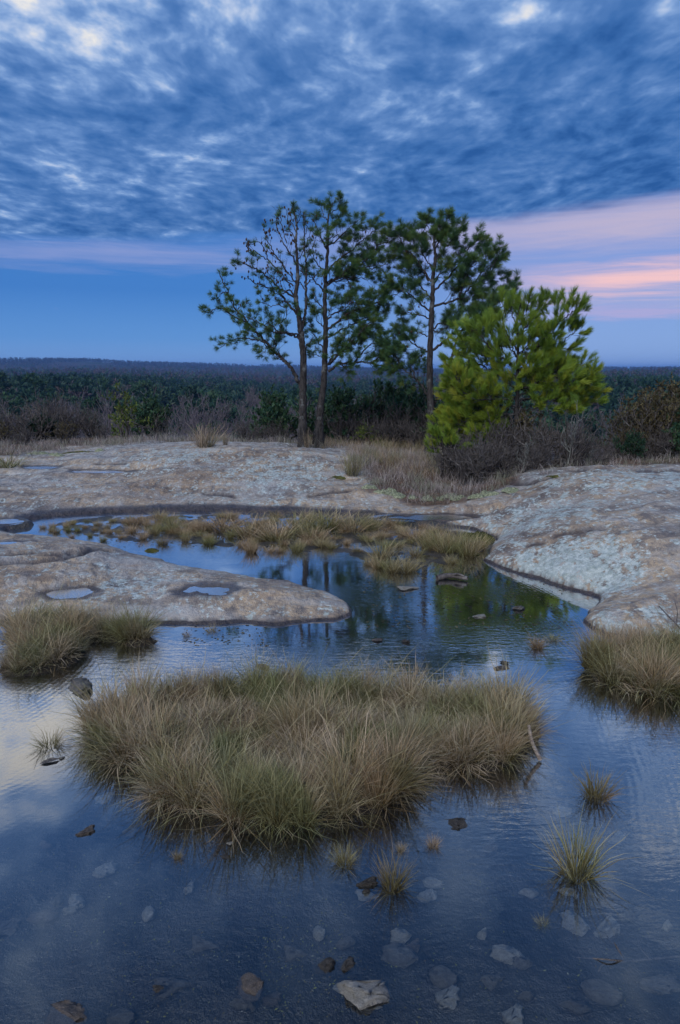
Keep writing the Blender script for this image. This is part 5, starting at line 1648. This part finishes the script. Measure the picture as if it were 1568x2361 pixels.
def far_wood(name, n, r0, r1, hgt, seed, label, mat, cnt=34, pw=1.0, size=2.0, ridge=False, a_lim=33):
    g = np.random.default_rng(seed)
    r = r0 + (r1 - r0) * g.random(n * 3) ** pw
    a = np.radians(g.uniform(-a_lim, a_lim, n * 3))
    x, y = r * np.sin(a), r * np.cos(a)
    kp = pnoise(x / (60 + r0 * .12), y / (60 + r0 * .12), seed) > -.12
    x, y = x[kp][:n], y[kp][:n]
    z = ground_h(x, y)
    m_ = len(x)
    k = 5
    pos = np.repeat(np.c_[x, y, z], k, 0)
    pos[:, 2] += np.repeat(hgt * g.uniform(.75, 1.1, m_), k) * np.tile(np.linspace(.08 if ridge else .5, .92, k), m_)
    wd = np.tile(np.array([1.0, 1.1, .95, .7, .3]), m_) * size
    pos[:, :2] += g.normal(size=(m_ * k, 2)) * wd[:, None] * .6
    dr = unit(np.c_[g.normal(size=(m_ * k, 2)) * .3, np.ones(m_ * k)])
    V, Fc, at = needles(pos, dr, size * 1.05 * np.ones(m_ * k), cnt // k, size * .20, 1.5, g, .3, np.repeat(np.clip(.5 + .55 * pnoise(x / 45, y / 45, seed + 5) + .22 * g.normal(size=m_), 0, 1), k))
    c = np.array([0, (r0 + r1) / 2, -20.0])
    return tag(link(name, mesh_np(name, V - c, Fc, M[mat], False, {'tint': at}), None, c), label, 'forest', None, 'stuff')


M['bare_far'] = needle_mat('far_bare_wood', [(0.055, 0.042, 0.055), (0.080, 0.060, 0.070), (0.105, 0.078, 0.078)], (0.11, 0.09, 0.075))
M['ridge_wood'] = needle_mat('ridge_wood', [(0.022, 0.026, 0.034), (0.036, 0.036, 0.046), (0.05, 0.042, 0.048)], (0.03, 0.05, 0.04))
far_wood('forest', 2600, 235, 750, 13.0, 601, 'dark green pine wood filling the valley', 'needle_far', 70, 1.3, 2.8)
far_wood('forest', 1500, 235, 800, 11.0, 602, 'mauve-grey bare wood between the valley pines', 'bare_far', 50, 1.2, 2.4)
far_wood('forest', 2600, 750, 2400, 13.0, 603, 'brownish bare wood of the far plain', 'bare_far', 25, 1.2, 3.4)
far_wood('forest', 1500, 750, 2400, 14.0, 604, 'dark green pine stands of the far plain', 'needle_far', 25, 1.2, 3.4)
far_wood('forest', 5200, 2400, 3500, 13.0, 605, 'wooded far ridge on the skyline', 'ridge_wood', 20, .6, 5.5, True)

# the two marks on the skyline
rw = ray(171, 838)
x_, y_ = rw.x / rw.y * 3300, 3300.0
zb = hz(x_, y_)
zt = ony(171, 828, y_).z


def paint(name, col):
    m, t = material(name)
    n = t.noise(t.n('ShaderNodeTexCoord').outputs['Object'], .3, 4, .6)
    finish(t, t.mix(t.ss(n, .4, .7), col, tuple(x * .85 for x in col)), .5)
    return m


M['white_paint'], M['steel'] = paint('white_paint', (.8, .8, .8)), paint('steel_paint', (.18, .17, .18))
root = bpy.data.objects.new('water_tower', None)
COL.objects.link(root)
root.location = (x_, y_, zb)
tb = Tubes()
Ht = zt - zb
tb.add(np.array([[0, 0, -2], [0, 0, Ht * .3], [0, 0, Ht - 12]]), np.array([4, 2.4, 2.4]), 12)
link('stem', tb.mesh('stem', M['white_paint']), root)
tb = Tubes()
zz = np.linspace(0, 1, 9)
tb.add(np.c_[np.zeros(9), np.zeros(9), Ht - 12 + 13 * zz], np.maximum(.2, 9 * np.sin(np.pi * np.clip(zz, .02, .98)) ** .6), 16)
link('tank', tb.mesh('tank', M['white_paint']), root)
tag(root, 'white water tower, a tiny pale mark on the far ridge', 'water tower')
rw = ray(247, 838)
x_, y_ = rw.x / rw.y * 3300, 3300.0
zb = hz(x_, y_)
Ht = ony(247, 827, y_).z - zb
root = bpy.data.objects.new('radio_mast', None)
COL.objects.link(root)
root.location = (x_, y_, zb)
for k in range(3):
    tb = Tubes()
    a = k * 2.09
    tb.add(np.array([[2.2 * math.cos(a), 2.2 * math.sin(a), -2], [.6 * math.cos(a), .6 * math.sin(a), Ht]]), .35, 5)
    link('leg', tb.mesh('leg', M['steel']), root)
for f in (.35, .55, .72, .86):
    tb = Tubes()
    r_ = 2.2 + (0.6 - 2.2) * f
    tb.add(np.array([[r_ * math.cos(k * 2.09), r_ * math.sin(k * 2.09), Ht * f] for k in (0, 1, 2, 3)]), .2, 4)
    link('brace', tb.mesh('brace', M['steel']), root)
tag(root, 'thin dark radio mast on the far ridge', 'mast')

# ================================================================== HAZE
mh = bpy.data.materials.new('haze_air')
mh.use_nodes = True
nt = mh.node_tree
nt.nodes.clear()
pv_ = nt.nodes.new('ShaderNodeVolumePrincipled')
pv_.inputs['Color'].default_value = (0.22, 0.47, 1.0, 1)
pv_.inputs['Density'].default_value = 1.5e-4
pv_.inputs['Anisotropy'].default_value = 0.0
nt.links.new(pv_.outputs[0], nt.nodes.new('ShaderNodeOutputMaterial').inputs['Volume'])
lo_, hi_ = np.array([-15600, -15600, float(GZ.min()) - 2]), np.array([15600, 15600, max(float(GZ.max()) + 25, 12.0)])
V = [(x, y, z) for x in (lo_[0], hi_[0]) for y in (lo_[1], hi_[1]) for z in (lo_[2], hi_[2])]
Fq = np.array([(0, 1, 3, 2), (4, 6, 7, 5), (0, 4, 5, 1), (2, 3, 7, 6), (0, 2, 6, 4), (1, 5, 7, 3)])
tag(link('haze', mesh_np('haze', V, Fq, mh)), 'thin blue evening haze over the valley', 'haze', None, 'stuff')
